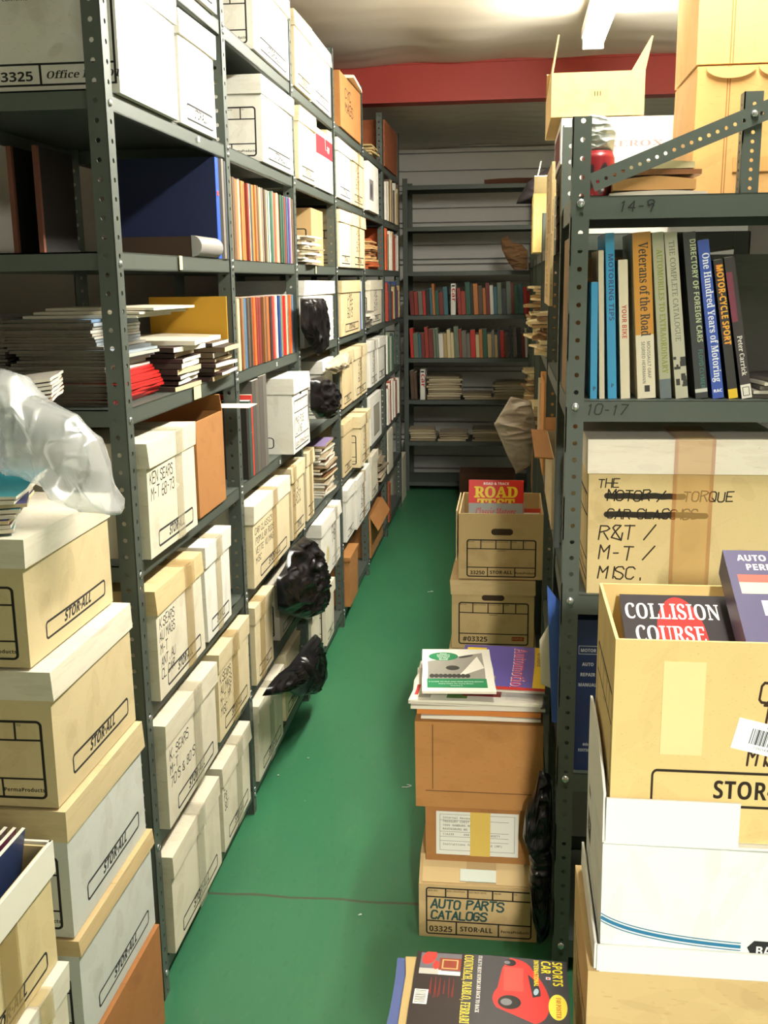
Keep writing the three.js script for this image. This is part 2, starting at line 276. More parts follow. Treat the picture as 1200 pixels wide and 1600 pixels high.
const decal = (w, h, text, color, font = 'hand') => { const t = tex(256, Math.round(256 * h / w), (g, W, H) => { g.clearRect(0, 0, W, H); if (font === 'hand') hand(g, text, W * 0.05, H * 0.82, H * 0.62, color, H * 0.07, 0.2, 0.95); else { g.fillStyle = color; g.font = `bold ${H * 0.8}px sans-serif`; g.textAlign = 'center'; g.fillText(text, W / 2, H * 0.78); } }); return M('#ffffff', 0.6, { map: t, transparent: true, alphaTest: 0.3 }); };
for (const [y, z, txt] of [[SH[1], -0.62, '01'], [SH[3], -1.42, '23'], [SH[4], -1.42, '25'], [SH[5], -2.3, '17']]) obj('shelf_number', new THREE.PlaneGeometry(0.035, 0.022).rotateY(Math.PI / 2), decal(0.035, 0.022, txt, '#e8e8e4', 'sans'), onShelf(y, z)).position.set(DEP / 2 + 0.0008, -0.018, z - onShelf(y, z).position.z);
for (const [y, z, w] of [[SH[2], -0.42, 0.022], [SH[3], -0.5, 0.06], [SH[2], -2.2, 0.02]]) obj('shelf_tag', bx(0.0008, 0.032, w), M('#d8cf9c', 0.8), onShelf(y, z)).position.set(DEP / 2 + 0.0006, -0.016, z - onShelf(y, z).position.z);

// ---------------------------------------------------------------- left rack contents
const KRAFT = '#c8b48a', CREAM = '#d3c5a0', WHITE = '#dcdad0', WARMW = '#d6cfba', BROWN = '#a5713c', GREYB = '#b3ae9f';
const SHELF = ['top', 'seventh', 'sixth', 'fifth', 'fourth', 'third', 'second', 'bottom'], BAYN = ['first', 'second', 'third', 'fourth', 'fifth', 'sixth'];
const where = (b, s) => `${SHELF[s]} shelf, ${BAYN[b]} rack bay`;
const ends = {};
function L(b, s, pA, pB, desc, o = {}) {
  const X = o.X ?? 0.012, y = SH[s], key = b + ':' + s, hi = Math.min(b ? -BAY * b - 0.012 : -0.05, (ends[key] ?? 9) - 0.006), lo = -BAY * (b + 1) + 0.052;
  let zA = Math.min(zAt(pA, y, X), hi), zB = Math.max(zAt(pB, y, X), lo); if (zA - zB < 0.09) zB = Math.max(lo, zA - 0.09); ends[key] = zB;
  const d = Math.max(0.05, zA - zB - 0.016), h = Math.min(o.h ?? 0.255, s ? SH[s - 1] - SH[s] - 0.043 : 9), w = o.w ?? 0.305;
  const spec = { label: `${desc}, ${where(b, s)}`, pos: [X - w / 2 - 0.006, y + 0.0005, (zA + zB) / 2], size: [w, h, d], color: o.color ?? KRAFT, lid: o.lid === undefined ? (o.color ?? KRAFT) : o.lid, prints: o.prints ?? { px: T.side, pz: T.end }, tape: o.tape, lidH: o.lidH, name: o.name, group: o.group };
  return (o.open ? openBox({ ...spec, flaps: o.flaps }) : storageBox(spec));
}
const tp = (z = 0, color, w) => [{ z, color, w }];
// first bay
L(0, 0, 262, 343, 'white lidded storage box partly seen', { color: WHITE });
L(0, 1, 178, 284, 'large white storage box with office form on its end', { color: WHITE, X: 0.014, h: 0.262, w: 0.4, prints: { pz: tex(512, 400, (g, w, h) => { white(g, w, h); g.strokeStyle = '#161616'; g.lineWidth = 6; g.strokeRect(10, 40, 492, 330); const l = (a, b, c, d) => { g.beginPath(); g.moveTo(a, b); g.lineTo(c, d); g.stroke(); }; l(10, 110, 502, 110); l(10, 310, 502, 310); for (const x of [230, 330, 420]) l(x, 40, x, 110); l(305, 310, 305, 370); g.fillStyle = '#161616'; g.font = 'bold 40px sans-serif'; g.fillText('#03325', 150, 358); g.font = 'italic bold 29px serif'; g.fillText('Office DEPOT', 318, 352); g.font = '14px sans-serif'; ['BOX NO', 'LOCATION', 'DESTROY DATE', 'FROM'].forEach((t, i) => g.fillText(t, [130, 236, 336, 426][i], 58)); g.fillText('CONTENTS', 220, 128); }) } });
L(0, 1, 286, 343, 'small white lidded storage box beside a larger one', { color: WHITE, h: 0.25 });
L(0, 4, 212, 313, 'white lidded box hand-marked 68-73', { color: WARMW, lid: WARMW, X: 0.02, prints: { px: sidePrint(["KEN SEARS", 'M-T 68-73'], { y: 0.36, size: 50, step: 0.14, x: 0.05 }), pz: T.plain }, tape: [{ z: -0.04, color: '#c9c1a6' }] });
L(0, 4, 315, 358, 'brown carton with raised open flap', { color: BROWN, open: true, h: 0.245, X: 0.01, prints: {}, flaps: [['nx', 0.09, 0.5], ['nz', 0.05, -0.4]], name: 'open_carton' });
{ const t = tag(obj('loose_card', bx(0.13, 0.001, 0.1), M('#e6e2d4', 0.8)), 'white card sticking out over the brown open carton', 'paper'); t.position.set(0.0, SH[4] + 0.2465, -0.81); t.rotation.z = 0.0; }
L(0, 5, 230, 325, 'tan-lidded box with a column of hand lettering', { color: WARMW, lid: '#d3bb8c', X: 0.02, prints: { px: sidePrint(['K.SEARS', 'AU MAGS', 'M-T', 'ANT. AU', 'CL CAR'], { y: 0.35, size: 44, step: 0.118 }), pz: T.plain }, tape: [{ z: -0.06, color: '#b89c62', w: 0.06 }] });
L(0, 5, 327, 366, 'white taped box behind the tan-lidded one', { color: WHITE, tape: tp(0, '#c4b48a'), X: 0.016, prints: { px: T.side } });
L(0, 6, 254, 346, "white-grey box hand-marked 70's and 80's", { color: WARMW, X: 0.024, prints: { px: sidePrint(['K. SEARS', 'M-T', "70'S & 80'S"], { y: 0.37, size: 46, step: 0.13 }), pz: T.plain }, tape: tp(-0.03, '#c3bba3', 0.06) });
L(0, 6, 348, 398, 'tan taped box with four handwritten lines', { color: CREAM, X: 0.016, prints: { px: sidePrint(['K.SEARS', 'AU MAGS', 'M-T, HR', 'MISC'], { y: 0.36, size: 48, step: 0.125 }) }, tape: tp(0.0, '#b89c62', 0.06) });
L(0, 7, 273, 351, 'white-grey lidded box low at the rack end', { color: WARMW, X: 0.02, prints: { px: T.side, pz: T.plain }, tape: tp(-0.02, '#c6c0ab', 0.06) });
L(0, 7, 353, 397, 'white-grey taped box with faint lettering', { color: WARMW, X: 0.014, prints: { px: sidePrint(['L', 'P8', "80'"], { y: 0.3, size: 46 }) }, tape: tp(-0.02, '#c2bba2', 0.06) });
{ // sixth shelf, first bay: blue album, lying volume, dark boards at the back
  const t = thing('album', 'large blue album standing, cover coloured as in shade, towards the rack end', 'album', [-0.14, SH[2] + 0.0005, -0.79]);
  obj('cover', bx(0.27, 0.262, 0.03, -0.001, 0.131, 0), M('#141f42', 0.6), t); obj('spine', bx(0.002, 0.262, 0.031, 0.135, 0.131, 0), M('#2350b0', 0.45), t); obj('pages', bx(0.262, 0.256, 0.02, -0.008, 0.1305, -0.0052), PAPER, t); obj('spine_label', bx(0.001, 0.012, 0.018, 0.1365, 0.17, 0), M('#b23a3a'), t);  // shade of the rack painted into the cover; spine shows the lit blue
  volume('book', 0.26, 0.262, 0.02, '#7a7468', [-0.128, SH[2] + 0.0005, -0.825], 'grey volume standing beside the large blue album', null);
  volume('book', 0.26, 0.258, 0.018, '#3a3f46', [-0.128, SH[2] + 0.0005, -0.848], 'charcoal volume second from the large blue album', null);
  const f = thing('bound_volume', 'thick black volume lying flat with a grey rounded spine', 'book', [-0.13, SH[2] + 0.0005, -0.655]);
  obj('cover', bx(0.24, 0.05, 0.2, 0, 0.025, 0), M('#3d2c20', 0.5), f); obj('spine', new THREE.CylinderGeometry(0.0262, 0.0262, 0.202, 16, 1, false, 0, Math.PI).rotateX(Math.PI / 2).translate(0.118, 0.0262, 0), M('#8e8c88', 0.4), f);
  for (const [x, w, lab] of [[-0.42, 0.006, 'dark board with a red-brown edge standing at the back'], [-0.355, 0.006, 'second dark board with a red-brown edge standing at the back']]) { const b = thing('board', lab, 'board', [x, SH[2] + 0.0005, -0.55]); obj('panel', bx(0.01, 0.262, 0.2, 0, 0.131, -0.01), M('#120d0a', 0.7), b); obj('edge', bx(0.012, 0.262, 0.012, 0, 0.131, 0.096), M('#7a4a38', 0.6), b); }
}
{ // fifth shelf, first bay: magazine stacks
  const y0 = SH[3] + 0.0005; let y = y0;
  for (let i = 0; i < 26; i++) { const red = i < 10, t = rr(0.0055, 0.0085), c = red ? '#b8201c' : pick(['#9aa6b0', '#c9c8c0', '#6a88a8', '#b7b4a8']); if (y + t > y0 + 0.19) break; const off = red ? 0.02 * Math.sin(i * 0.35) : i > 17 ? -0.03 : 0.015 * Math.sin(i); flat('magazine', 0.21, t * 0.96, 0.275, c, [-0.155 + off, y, -0.19 + rr(-0.006, 0.006)], rr(-0.03, 0.03), (red ? 'red-spined magazine in the stack beside the front post' : 'grey-white magazine in the stack beside the front post') + nth(i), 'magazines stacked beside the front post', 'magazine', M('#5d574c', 0.85)).material[0] = M(c, 0.5); y += t; }  // brownish page edges, darkened further for the shade at the rack end
  for (let i = 0; i < 3; i++) { flat('paper_bundle', 0.25, 0.007, 0.24, '#d9d2bc', [-0.13 + 0.02 * i, y, -0.22 - 0.02 * i], rr(-0.2, 0.2), ['lowest', 'middle', 'topmost'][i] + ' folded cream paper on top of the post-side magazine stack', 'cream papers topping the stack', 'paper'); y += 0.0075; }
  y = y0; for (let i = 0; i < 26; i++) { const t = 0.0072; flat('magazine', 0.17, t * 0.95, 0.26, '#3c3a38', [-0.362 + rr(-0.003, 0.003), y, -0.19 + rr(-0.005, 0.005)], rr(-0.02, 0.02), 'dark-covered magazine in the tied stack behind the post' + nth(i), 'dark magazines tied in a stack', 'magazine', M(pick(['#5d5850', '#4c4842', '#6a655a']), 0.8)); y += t; }
  y = y0; for (let i = 0; i < 8; i++) { const t = rr(0.009, 0.016); flat('old_book', 0.25, t * 0.95, 0.2, '#2e241e', [-0.13 + rr(-0.015, 0.02), y, -0.46 + rr(-0.01, 0.01)], rr(-0.1, 0.1), 'dark worn book lying in the middle pile of the magazine shelf' + nth(i), 'books piled mid-shelf', 'book', i % 3 ? PAPER : PAPER2, M(pick(['#2e241e', '#43322a', '#3a2020']), 0.6)).material.fill(M(pick(['#2e241e', '#43322a', '#3a2020']), 0.7), 4); y += t; }
  flat('paper_bundle', 0.24, 0.012, 0.19, '#d8d2bf', [-0.1, y, -0.47], 0.15, 'curled cream paper bundle topping the middle pile', null, 'paper');
  y = y0; for (let i = 0; i < 8; i++) { const t = rr(0.01, 0.016); flat('old_book', 0.28, t * 0.95, 0.2, '#33261f', [-0.12 + rr(-0.02, 0.03), y, -0.70 + rr(-0.01, 0.01)], rr(-0.08, 0.08), 'worn book lying in the pile in front of the ochre board' + nth(i), 'books piled before the ochre board', 'book', i % 2 ? PAPER : PAPER2, M(pick(['#33261f', '#59462f', '#47302a']), 0.6)).material.fill(M(pick(['#33261f', '#59462f', '#47302a']), 0.7), 4); y += t; }
  flat('paper_bundle', 0.3, 0.016, 0.2, '#b7ae97', [-0.16, y, -0.69], 0.05, 'grey-cream paper bundle lying before the ochre board', null, 'paper');
  const b = tag(obj('ochre_board', bx(0.22, 0.215, 0.006, 0, 0.1075, 0), M('#b98a1e', 0.8)), 'ochre yellow card standing behind the book piles', 'board'); b.position.set(-0.11, y0, -0.815);
}
// second bay
L(1, 0, 399, 456, 'white lidded box with a form on its end', { color: WHITE });
L(1, 1, 413, 462, 'white lidded box above the record row', { color: WHITE });
const warm = ['#8a5a33', '#c47a3a', '#8a5a33', '#a86a3c', '#5b4634', '#5b4634', '#d9c79a', '#5b4634', '#6d7a66', '#a23b2b', '#2f5d46', '#4a6a86', '#e2ddd0', '#b9a06a', '#3a3f46', '#7a7468'];
rowZ(SH[2], -0.925, -1.765, -0.002, [0.222, 0.228], [0.22, 0.225], [0.016, 0.03], Object.assign(['#d9c79a', '#5b4634', '#a86a3c', '#d9c79a', '#5b4634', '#c47a3a', '#5b4634', '#c47a3a', '#7d2f2a', '#d9c79a', '#3a3f46', '#c47a3a', '#a86a3c', '#5b4634', '#c47a3a', '#d9c79a', '#8a5a33', '#7a7468', '#5b4634', '#d9c79a', '#2f5d46', '#e2ddd0', '#2f5d46', '#6d7a66', '#a23b2b', '#d9c79a', '#c47a3a', '#a23b2b', '#2f5d46', '#2a2622', '#2f5d46', '#c47a3a', '#7d2f2a', '#4a6a86', '#4a6a86', '#6a4a86'], { seq: true }), 'in the sixth shelf row, second bay', 'bound_volume', 0.225);
rowZ(SH[3], -0.925, -1.755, -0.002, [0.205, 0.208], [0.21, 0.214], [0.018, 0.03], Object.assign(['#d9c79a', '#7a7468', '#8a5a33', '#7a7468', '#4a6a86', '#2a2622', '#5b4634', '#2a2622', '#8a5a33', '#d8602a', '#7d2f2a', '#d8a52c', '#7d2f2a', '#2a2622', '#8a5a33', '#5b4634', '#8a5a33', '#d8602a', '#2a2622', '#7d2f2a', '#c9342a', '#c9342a', '#e2ddd0', '#1f3f7a', '#1f3f7a', '#6d7a66', '#3a3f46', '#c9342a', '#c9342a', '#d9c79a', '#d9c79a', '#7a7468', '#d8602a', '#d8602a', '#4a6a86'], { seq: true }), 'in the fifth shelf row, second bay', 'bound_volume', 0.213);
{ let z = -0.99; for (const [c, h, t, n] of [['#2a2622', 0.225, 0.03, 'black'], ['#2f4a40', 0.235, 0.035, 'dark green'], ['#c9342a', 0.25, 0.016, 'bright red'], ['#4d4a44', 0.29, 0.045, 'mottled grey'], ['#5a564e', 0.29, 0.045, 'mottled taupe'], ['#54504a', 0.295, 0.055, 'wide mottled grey'], ['#64605a', 0.295, 0.05, 'broad pale-grey']]) { volume('bound_volume', 0.24, h, t * 0.95, c, [-0.122, SH[4] + 0.0005, z - t / 2], `${n} bound volume, fourth shelf, second rack bay`, null); z -= t; } }
{ const f = endPrint({ y0: 0.3, y1: 0.95, draw: (g, w, h) => { hand(g, 'MAG RIDE', w * 0.14, h * 0.62, 44); hand(g, 'LIVING', w * 0.16, h * 0.75, 44); g.fillStyle = '#222'; g.fillRect(w * 0.42, h * 0.14, 60, 46); } });
  storageBox({ label: 'white box turned end-on with a filled-in form, jutting from fourth shelf', pos: [-0.155, SH[4] + 0.0005, -1.612], size: [0.39, 0.262, 0.295], color: WHITE, lid: WHITE, prints: { px: f, pz: tex(512, 448, (g, w, h) => { white(g, w, h); g.strokeStyle = '#1d1b1a'; g.lineWidth = 5; rrect(g, w * 0.2, h * 0.78, w * 0.62, h * 0.14, 16); }) }, ry: 0.0 }); }
L(1, 5, 392, 457, 'cream box with white lid and handwritten classics list', { color: CREAM, lid: '#e0d9c4', X: 0.024, prints: { px: sidePrint(['CAR CLASSICS', 'POPULAR RODS', 'VETTE VU MAG', 'MISC'], { y: 0.36, size: 38, step: 0.12 }), pz: T.plain }, tape: tp(-0.02, '#b89c62', 0.06) });
L(1, 5, 459, 484, 'tan box with outlined hand lettering', { color: CREAM, X: 0.016, h: 0.265, prints: { px: sidePrint(['MOTOR', 'CLASSIC'], { y: 0.34, size: 84, step: 0.2, x: 0.12 }) }, tape: tp(0.08, '#b39a62', 0.05) });
L(1, 6, 396, 431, 'tan taped box beside the bulging black bag', { color: CREAM, X: 0.016, tape: tp(0.03, '#b89c62', 0.06) });
L(1, 6, 440, 470, 'tan box under the bulging black bag', { color: GREYB, X: 0.0, h: 0.2 });
L(1, 7, 407, 447, 'white-grey taped box beside the low black bag', { color: WARMW, X: 0.014, prints: { px: T.side }, tape: tp(0, '#c2bca8', 0.06) });
L(1, 7, 449, 472, 'tan box behind the low black bag', { color: CREAM, X: 0.0 });
// third bay
L(2, 0, 462, 490, 'cream lidded box with dark note', { color: CREAM });
L(2, 0, 491, 520, 'white lidded box next to the cream one', { color: WHITE });
L(2, 1, 470, 497, 'cream lidded box beside a red-labelled carton', { color: '#ddd0ac' });
L(2, 1, 498, 523, 'white carton with dark red label', { color: WHITE, lid: null, h: 0.23, prints: { px: tex(512, 400, (g, w, h) => { white(g, w, h); g.fillStyle = '#9b1f35'; g.fillRect(0, 40, w, 130); g.fillStyle = '#fff'; g.fillRect(w * 0.52, 40, 8, 80); g.font = 'bold 60px sans-serif'; g.fillText('-TV', w * 0.6, 130); }) } });
flat('paper_bundle', 0.26, 0.03, 0.12, '#c8b590', [-0.13, SH[1] + 0.2335, -2.62], 0, 'tan papers lying on the red-labelled carton', null, 'paper', PAPER2);
storageBox({ label: 'tan box with form end set back behind loose papers, third rack bay', pos: [-0.215, SH[2] + 0.0005, -2.53], size: [0.33, 0.235, 0.29], color: '#b99a6a', lid: null, prints: { pz: T.end } });
{ let y = SH[2] + 0.0005; for (let i = 0; i < 12; i++) { const t = rr(0.007, 0.011); flat('paper_bundle', 0.2, t * 0.95, rr(0.26, 0.36), '#cfc6b0', [-0.1 + rr(-0.015, 0.015), y, -2.1 - (i > 8 ? 0.03 : 0) + rr(-0.03, 0.03)], rr(-0.12, 0.12), 'loose paper sheaf in the sloping pile, third bay' + nth(i), 'loose papers on the sixth shelf', 'paper', i % 3 ? PAPER : M('#8a7d66')); y += t; } }
L(2, 3, 478, 524, 'white lidded box half covered by a black bag', { color: WHITE, X: 0.0 });
L(2, 4, 506, 526, 'white box behind the hanging black bag', { color: WHITE, X: -0.02, h: 0.25 });
L(2, 5, 480, 494, 'slim tan box beside the magazine stack', { color: CREAM, X: 0.01, h: 0.27, tape: tp(0, '#b39a62', 0.05) });
{ let y = SH[5] + 0.0005; for (let i = 0; i < 19; i++) { const t = rr(0.009, 0.014); flat('magazine', 0.21, t * 0.95, 0.27, pick(['#b8a890', '#9a8a70', '#6a4a34']), [-0.105 + rr(-0.02, 0.012), y, -2.42 + rr(-0.012, 0.012)], rr(-0.08, 0.08), i === 18 ? 'magazine with purple print topping the stack of the third bay' : 'cream-edged magazine in the tall stack, third shelf, third bay' + nth(i), 'magazines stacked on the third shelf', 'magazine', pick([PAPER, PAPER2, PAPER, M('#a08a6a')]), i === 18 ? M('#8a7aa0', 0.4) : undefined); y += t; if (y > SH[5] + 0.225) break; } }
L(2, 6, 505, 535, 'white taped box with yellow stain', { color: WHITE, X: 0.03, h: 0.262, prints: { px: tex(512, 400, (g, w, h) => { white(g, w, h); g.strokeStyle = '#222'; g.lineWidth = 5; rrect(g, w * 0.55, h * 0.8, w * 0.4, h * 0.13, 12); g.fillStyle = 'rgba(214,190,80,0.6)'; g.beginPath(); g.ellipse(w * 0.3, h * 0.62, 30, 60, 0, 0, 7); g.fill(); hand(g, 'MT', w * 0.52, h * 0.34, 60); hand(g, '78', w * 0.52, h * 0.52, 60); }) }, tape: tp(-0.1, '#b5ad98', 0.05) });
L(2, 7, 490, 503, 'white-grey box behind the low bag', { color: WARMW, X: 0.0 });
L(2, 7, 512, 525, 'white-grey box with form on its end', { color: WARMW, X: 0.01 });
// fourth bay
L(3, 0, 534, 566, 'brown carton with a loose board lid', { color: BROWN, lid: null, h: 0.24, prints: { px: sidePrint(['CYC', 'MAGS'], { strip: false, y: 0.4, size: 90, step: 0.25, x: 0.2 }) } });
flat('board', 0.3, 0.018, 0.42, '#cfc2a4', [-0.12, SH[0] + 0.2435, -3.3], 0.05, 'pale board lying on the brown carton, top shelf', null, 'board');
for (const [s, a, b, d, c, x] of [[1, 529, 551, 'white lidded box', WHITE, 0.01], [1, 552, 571, 'cream taped box', CREAM, 0.012], [2, 532, 551, 'cream lidded box', '#ddd0ac', 0.014], [2, 552, 573, 'tan taped box', CREAM, 0.016], [3, 535, 565, 'tan lidded box with hand lettering', KRAFT, 0.012], [4, 535, 553, 'tan box under a plastic-wrapped bundle', KRAFT, 0.012], [4, 555, 577, 'cream taped box with hand lettering', CREAM, 0.016], [5, 537, 552, 'tan box', KRAFT, 0.01], [5, 558, 580, 'jutting tan taped box', CREAM, 0.05], [6, 541, 556, 'white lidded box', WHITE, 0.02], [6, 558, 580, 'white taped box with hand lettering', WHITE, 0.03]]) L(3, s, a, b, d, { color: c, X: x, tape: /taped/.test(d) ? tp(0, '#b99a5c', 0.05) : undefined, prints: { px: /letter|taped/.test(d) ? (T.scrawl ??= sidePrint(['CAR', 'LIFE', "60'S"], { y: 0.34, size: 76, step: 0.17, x: 0.3, s0: 0.2 })) : T.side, pz: T.end } });
L(3, 7, 540, 562, 'brown open carton on its side', { color: BROWN, X: 0.03, w: 0.2, h: 0.25, lid: BROWN, lidH: 0.02, prints: {} });
{ let z = -3.555; for (const [c, n] of [['#3c62a0', 'blue'], ['#e2ddd0', 'white'], ['#8fa3b8', 'pale blue']]) { volume('folder', 0.24, 0.25, 0.02, c, [-0.13, SH[3] + 0.0005, z], `${n} folder upright beside a tan box, fifth shelf, fourth bay`, null); z -= 0.021; } }
// fifth bay
L(4, 1, 575, 594, 'white poster box with photo print', { color: WHITE, X: 0.03, lid: null, h: 0.25, prints: { px: tex(256, 256, (g, w, h) => { white(g, w, h); g.fillStyle = '#8e8a90'; g.fillRect(20, 90, 90, 110); g.fillStyle = '#55525c'; g.beginPath(); g.ellipse(60, 150, 26, 40, 0, 0, 7); g.fill(); }) } });
L(4, 3, 580, 601, 'grey-white box with stack of papers before it', { color: WARMW, X: -0.01, prints: { px: T.scrawl, pz: T.end } });
L(4, 4, 580, 592, 'white box with hand lettering', { color: WHITE, prints: { px: T.scrawl, pz: T.end }, tape: tp(0, '#b7ae98') });
L(4, 4, 593, 603, 'white box beside a lettered one', { color: WHITE });
L(4, 5, 581, 598, 'white carton with a framed grey panel', { color: WHITE, lid: null, h: 0.27, prints: { px: tex(256, 256, (g, w, h) => { white(g, w, h); g.fillStyle = '#a9a59c'; g.fillRect(70, 60, 130, 160); g.strokeStyle = '#666'; g.lineWidth = 5; g.strokeRect(70, 60, 130, 160); }) } });
L(4, 6, 582, 592, 'white-grey lidded box', { color: WARMW });
L(4, 7, 579, 600, 'brown carton with loose flaps', { color: BROWN, open: true, h: 0.24, prints: {}, flaps: [['px', 0.09, 2.6]], name: 'open_carton' });
for (const [b, s, zc, n, desc, cols] of [[4, 2, -4.05, 13, 'orange-brown magazine', ['#b3572a', '#8a5a33', '#c9a06a']], [4, 3, -3.82, 6, 'white-edged paper sheaf', ['#d9d3c2', '#6a655a']], [4, 6, -4.3, 13, 'faded magazine', ['#b8a890', '#b57a70', '#8a7d66']], [4, 0, -4.1, 4, 'tan book', ['#b9a06a', '#a89060']]]) { let y = SH[s] + 0.0005; for (let i = 0; i < n; i++) { const t = rr(0.01, 0.017), c = pick(cols); flat('magazine', 0.2, t * 0.95, 0.27, c, [-0.1 + rr(-0.02, 0.015), y, zc + rr(-0.02, 0.02)], rr(-0.1, 0.1), `${desc} lying in the stack, ${where(b, s)}${nth(i)}`, `${desc}s stacked, ${where(b, s)}`, 'magazine', M(c, 0.8)); y += t; } }
// sixth bay
const far = ['#8a5a33', '#d9c79a', '#5b4634', '#a23b2b', '#2f5d46', '#e2ddd0', '#b9a06a', '#7a7468', '#d8a52c', '#4a6a86'];
rowZ(SH[1], -4.6, -5.4, 0.004, [0.2, 0.27], [0.2, 0.22], [0.02, 0.05], ['#d9c79a', '#b9a06a', '#7a7468', '#5b4634', '#e2ddd0'], 'in the seventh shelf row, sixth bay', 'book', 0.21);
{ const o = volume('binder', 0.25, 0.255, 0.08, '#d8602a', [-0.123, SH[2] + 0.0005, -4.67], 'vivid orange wide binder, sixth shelf, sixth bay', null, 'binder'); void o; }
rowZ(SH[2], -4.74, -5.4, 0.004, [0.2, 0.25], [0.2, 0.22], [0.02, 0.05], ['#e2ddd0', '#7a7468', '#a23b2b', '#d9c79a'], 'in the sixth shelf row, sixth bay', 'book', 0.21);
rowZ(SH[3], -4.62, -5.4, 0.004, [0.18, 0.25], [0.2, 0.22], [0.02, 0.05], ['#1f3f7a', '#e2ddd0', '#a23b2b', '#b9a06a', '#3a3f46'], 'in the fifth shelf row, sixth bay', 'book', 0.21);
rowZ(SH[4], -4.62, -5.0, 0.004, [0.22, 0.26], [0.2, 0.22], [0.015, 0.03], ['#2f5d46', '#6d7a66', '#e2ddd0', '#3a3f46'], 'in the fourth shelf row, sixth bay', 'book', 0.21);
rowZ(SH[5], -4.62, -5.3, 0.004, [0.22, 0.27], [0.2, 0.22], [0.02, 0.06], ['#e2ddd0', '#a23b2b', '#e2ddd0', '#7d2f2a'], 'in the third shelf row, sixth bay', 'book', 0.21);
L(5, 6, 608, 616, 'grey-white carton with dark panel', { color: WARMW, lid: null, h: 0.27, prints: {} });
L(5, 7, 606, 613, 'red-brown carton', { color: '#8e4a26', lid: null, h: 0.25, prints: {} });
storageBox({ name: 'carton', label: 'white-grey carton on the floor at the far end of the long rack', pos: [-0.16, 0.0005, -5.76], size: [0.3, 0.34, 0.3], color: WARMW, lid: null, prints: {} });
L(5, 0, 603, 622, 'red-brown carton near the end wall', { color: '#93502c', lid: null, h: 0.27, prints: {} });

// ---------------------------------------------------------------- plastic bags: an inflated outline with creases
function bag(name, label, c, u, v, n, outline, thick, mat, crease = 0.012, freq = 14, cat = 'bag', back = 1, horiz = true, fine = false) {
  const N = 128, R = 44, pos = [], idx = [], rad = [];
  for (let i = 0; i < N; i++) { // radius of the outline at each angle
    const a = i / N * Math.PI * 2, dx = Math.cos(a), dy = Math.sin(a); let best = 0.02;
    for (let k = 0; k < outline.length; k++) { const [x1, y1] = outline[k], [x2, y2] = outline[(k + 1) % outline.length], ex = x2 - x1, ey = y2 - y1, den = dx * ey - dy * ex; if (Math.abs(den) < 1e-9) continue; const t = (x1 * ey - y1 * ex) / den, s = (x1 * dy - y1 * dx) / den; if (t > 0 && s >= -1e-6 && s <= 1 + 1e-6) best = Math.max(best, t); }
    rad.push(best);
  }
  for (const side of [1, -1]) for (let j = 0; j <= R; j++) for (let i = 0; i < N; i++) {
    const s = j / R, a = i / N * Math.PI * 2, r = s * rad[i], x = r * Math.cos(a), y = r * Math.sin(a);
    const P = c.clone().addScaledVector(u, x).addScaledVector(v, y), q = 1 - s * s;
    const ah = horiz ? 0.35 : 1, av = horiz ? 1 : 0.35, w1 = n3(P.x * freq * ah, P.y * freq * av, P.z * freq * ah + side), w2 = n3(P.x * freq * 2 * ah + 9, P.y * freq * 2.4 * av, P.z * freq * 2 * ah), w3 = n3(P.x * freq * 0.3 + 4, P.y * freq * 0.55, P.z * freq * 0.3), ridge = fine ? 0.75 * (1 - Math.abs(w1)) ** 7 + 0.3 * (1 - Math.abs(w2)) ** 6 + 0.9 * w3 + 0.5 : 0.9 * (1 - Math.abs(w1 * 0.7 + w3 * 0.5)) ** 2 + 0.22 * (1 - Math.abs(w2)) ** 2;
    const k = side > 0 ? 1 : back; P.addScaledVector(n, side * k * (thick * Math.sqrt(q) * 0.9 + crease * (ridge - 0.6) * Math.min(1, q * 6)));
    pos.push(P.x, P.y, P.z);
  }
  const half = (R + 1) * N;
  for (let h = 0; h < 2; h++) for (let j = 0; j < R; j++) for (let i = 0; i < N; i++) { const a = h * half + j * N + i, b = h * half + j * N + (i + 1) % N, d = a + N, e = b + N; h ? idx.push(a, b, d, b, e, d) : idx.push(a, d, b, b, d, e); }
  const g = new THREE.BufferGeometry(); g.setAttribute('position', new THREE.Float32BufferAttribute(pos, 3)); g.setIndex(idx); g.computeVertexNormals();
  return tag(obj(name, g, mat), label, cat);
}
const BLACKBAG = M('#0a090d', 0.3, { specularIntensity: 1 });
const AISLE = [V(0, 0, -1), V(0, 1, 0), V(1, 0, 0)];
function bagPx(name, label, pts, X, thick, mat, crease, freq, horiz) { const w = pts.map(([a, b]) => U(a, b, 'x', X)), c = w.reduce((s, p) => s.add(p), V(0, 0, 0)).multiplyScalar(1 / w.length); return bag(name, label, c, ...AISLE, w.map((p) => [-(p.z - c.z), p.y - c.y]), thick, mat, crease, freq, 'bag', 0.15, horiz); }
bagPx('trash_bag', 'bulging black plastic bag hanging out of the second shelf', [[474, 838], [490, 850], [500, 885], [505, 915], [500, 955], [480, 968], [455, 962], [434, 955], [432, 905], [445, 885], [452, 858]], 0.05, 0.07, BLACKBAG, 0.03, 17, true);
bagPx('trash_bag', 'black plastic bag drooping from the bottom shelf over a white box', [[492, 990], [502, 1015], [502, 1060], [490, 1085], [462, 1088], [445, 1075], [430, 1085], [412, 1090], [408, 1086], [432, 1055], [452, 1040], [475, 1010]], 0.06, 0.06, BLACKBAG, 0.026, 18, false);
bagPx('trash_bag', 'black plastic bag draped over a white lidded box, fifth shelf', [[469, 466], [505, 466], [512, 500], [509, 545], [497, 556], [484, 540], [470, 515]], 0.035, 0.025, BLACKBAG, 0.02, 14, false);
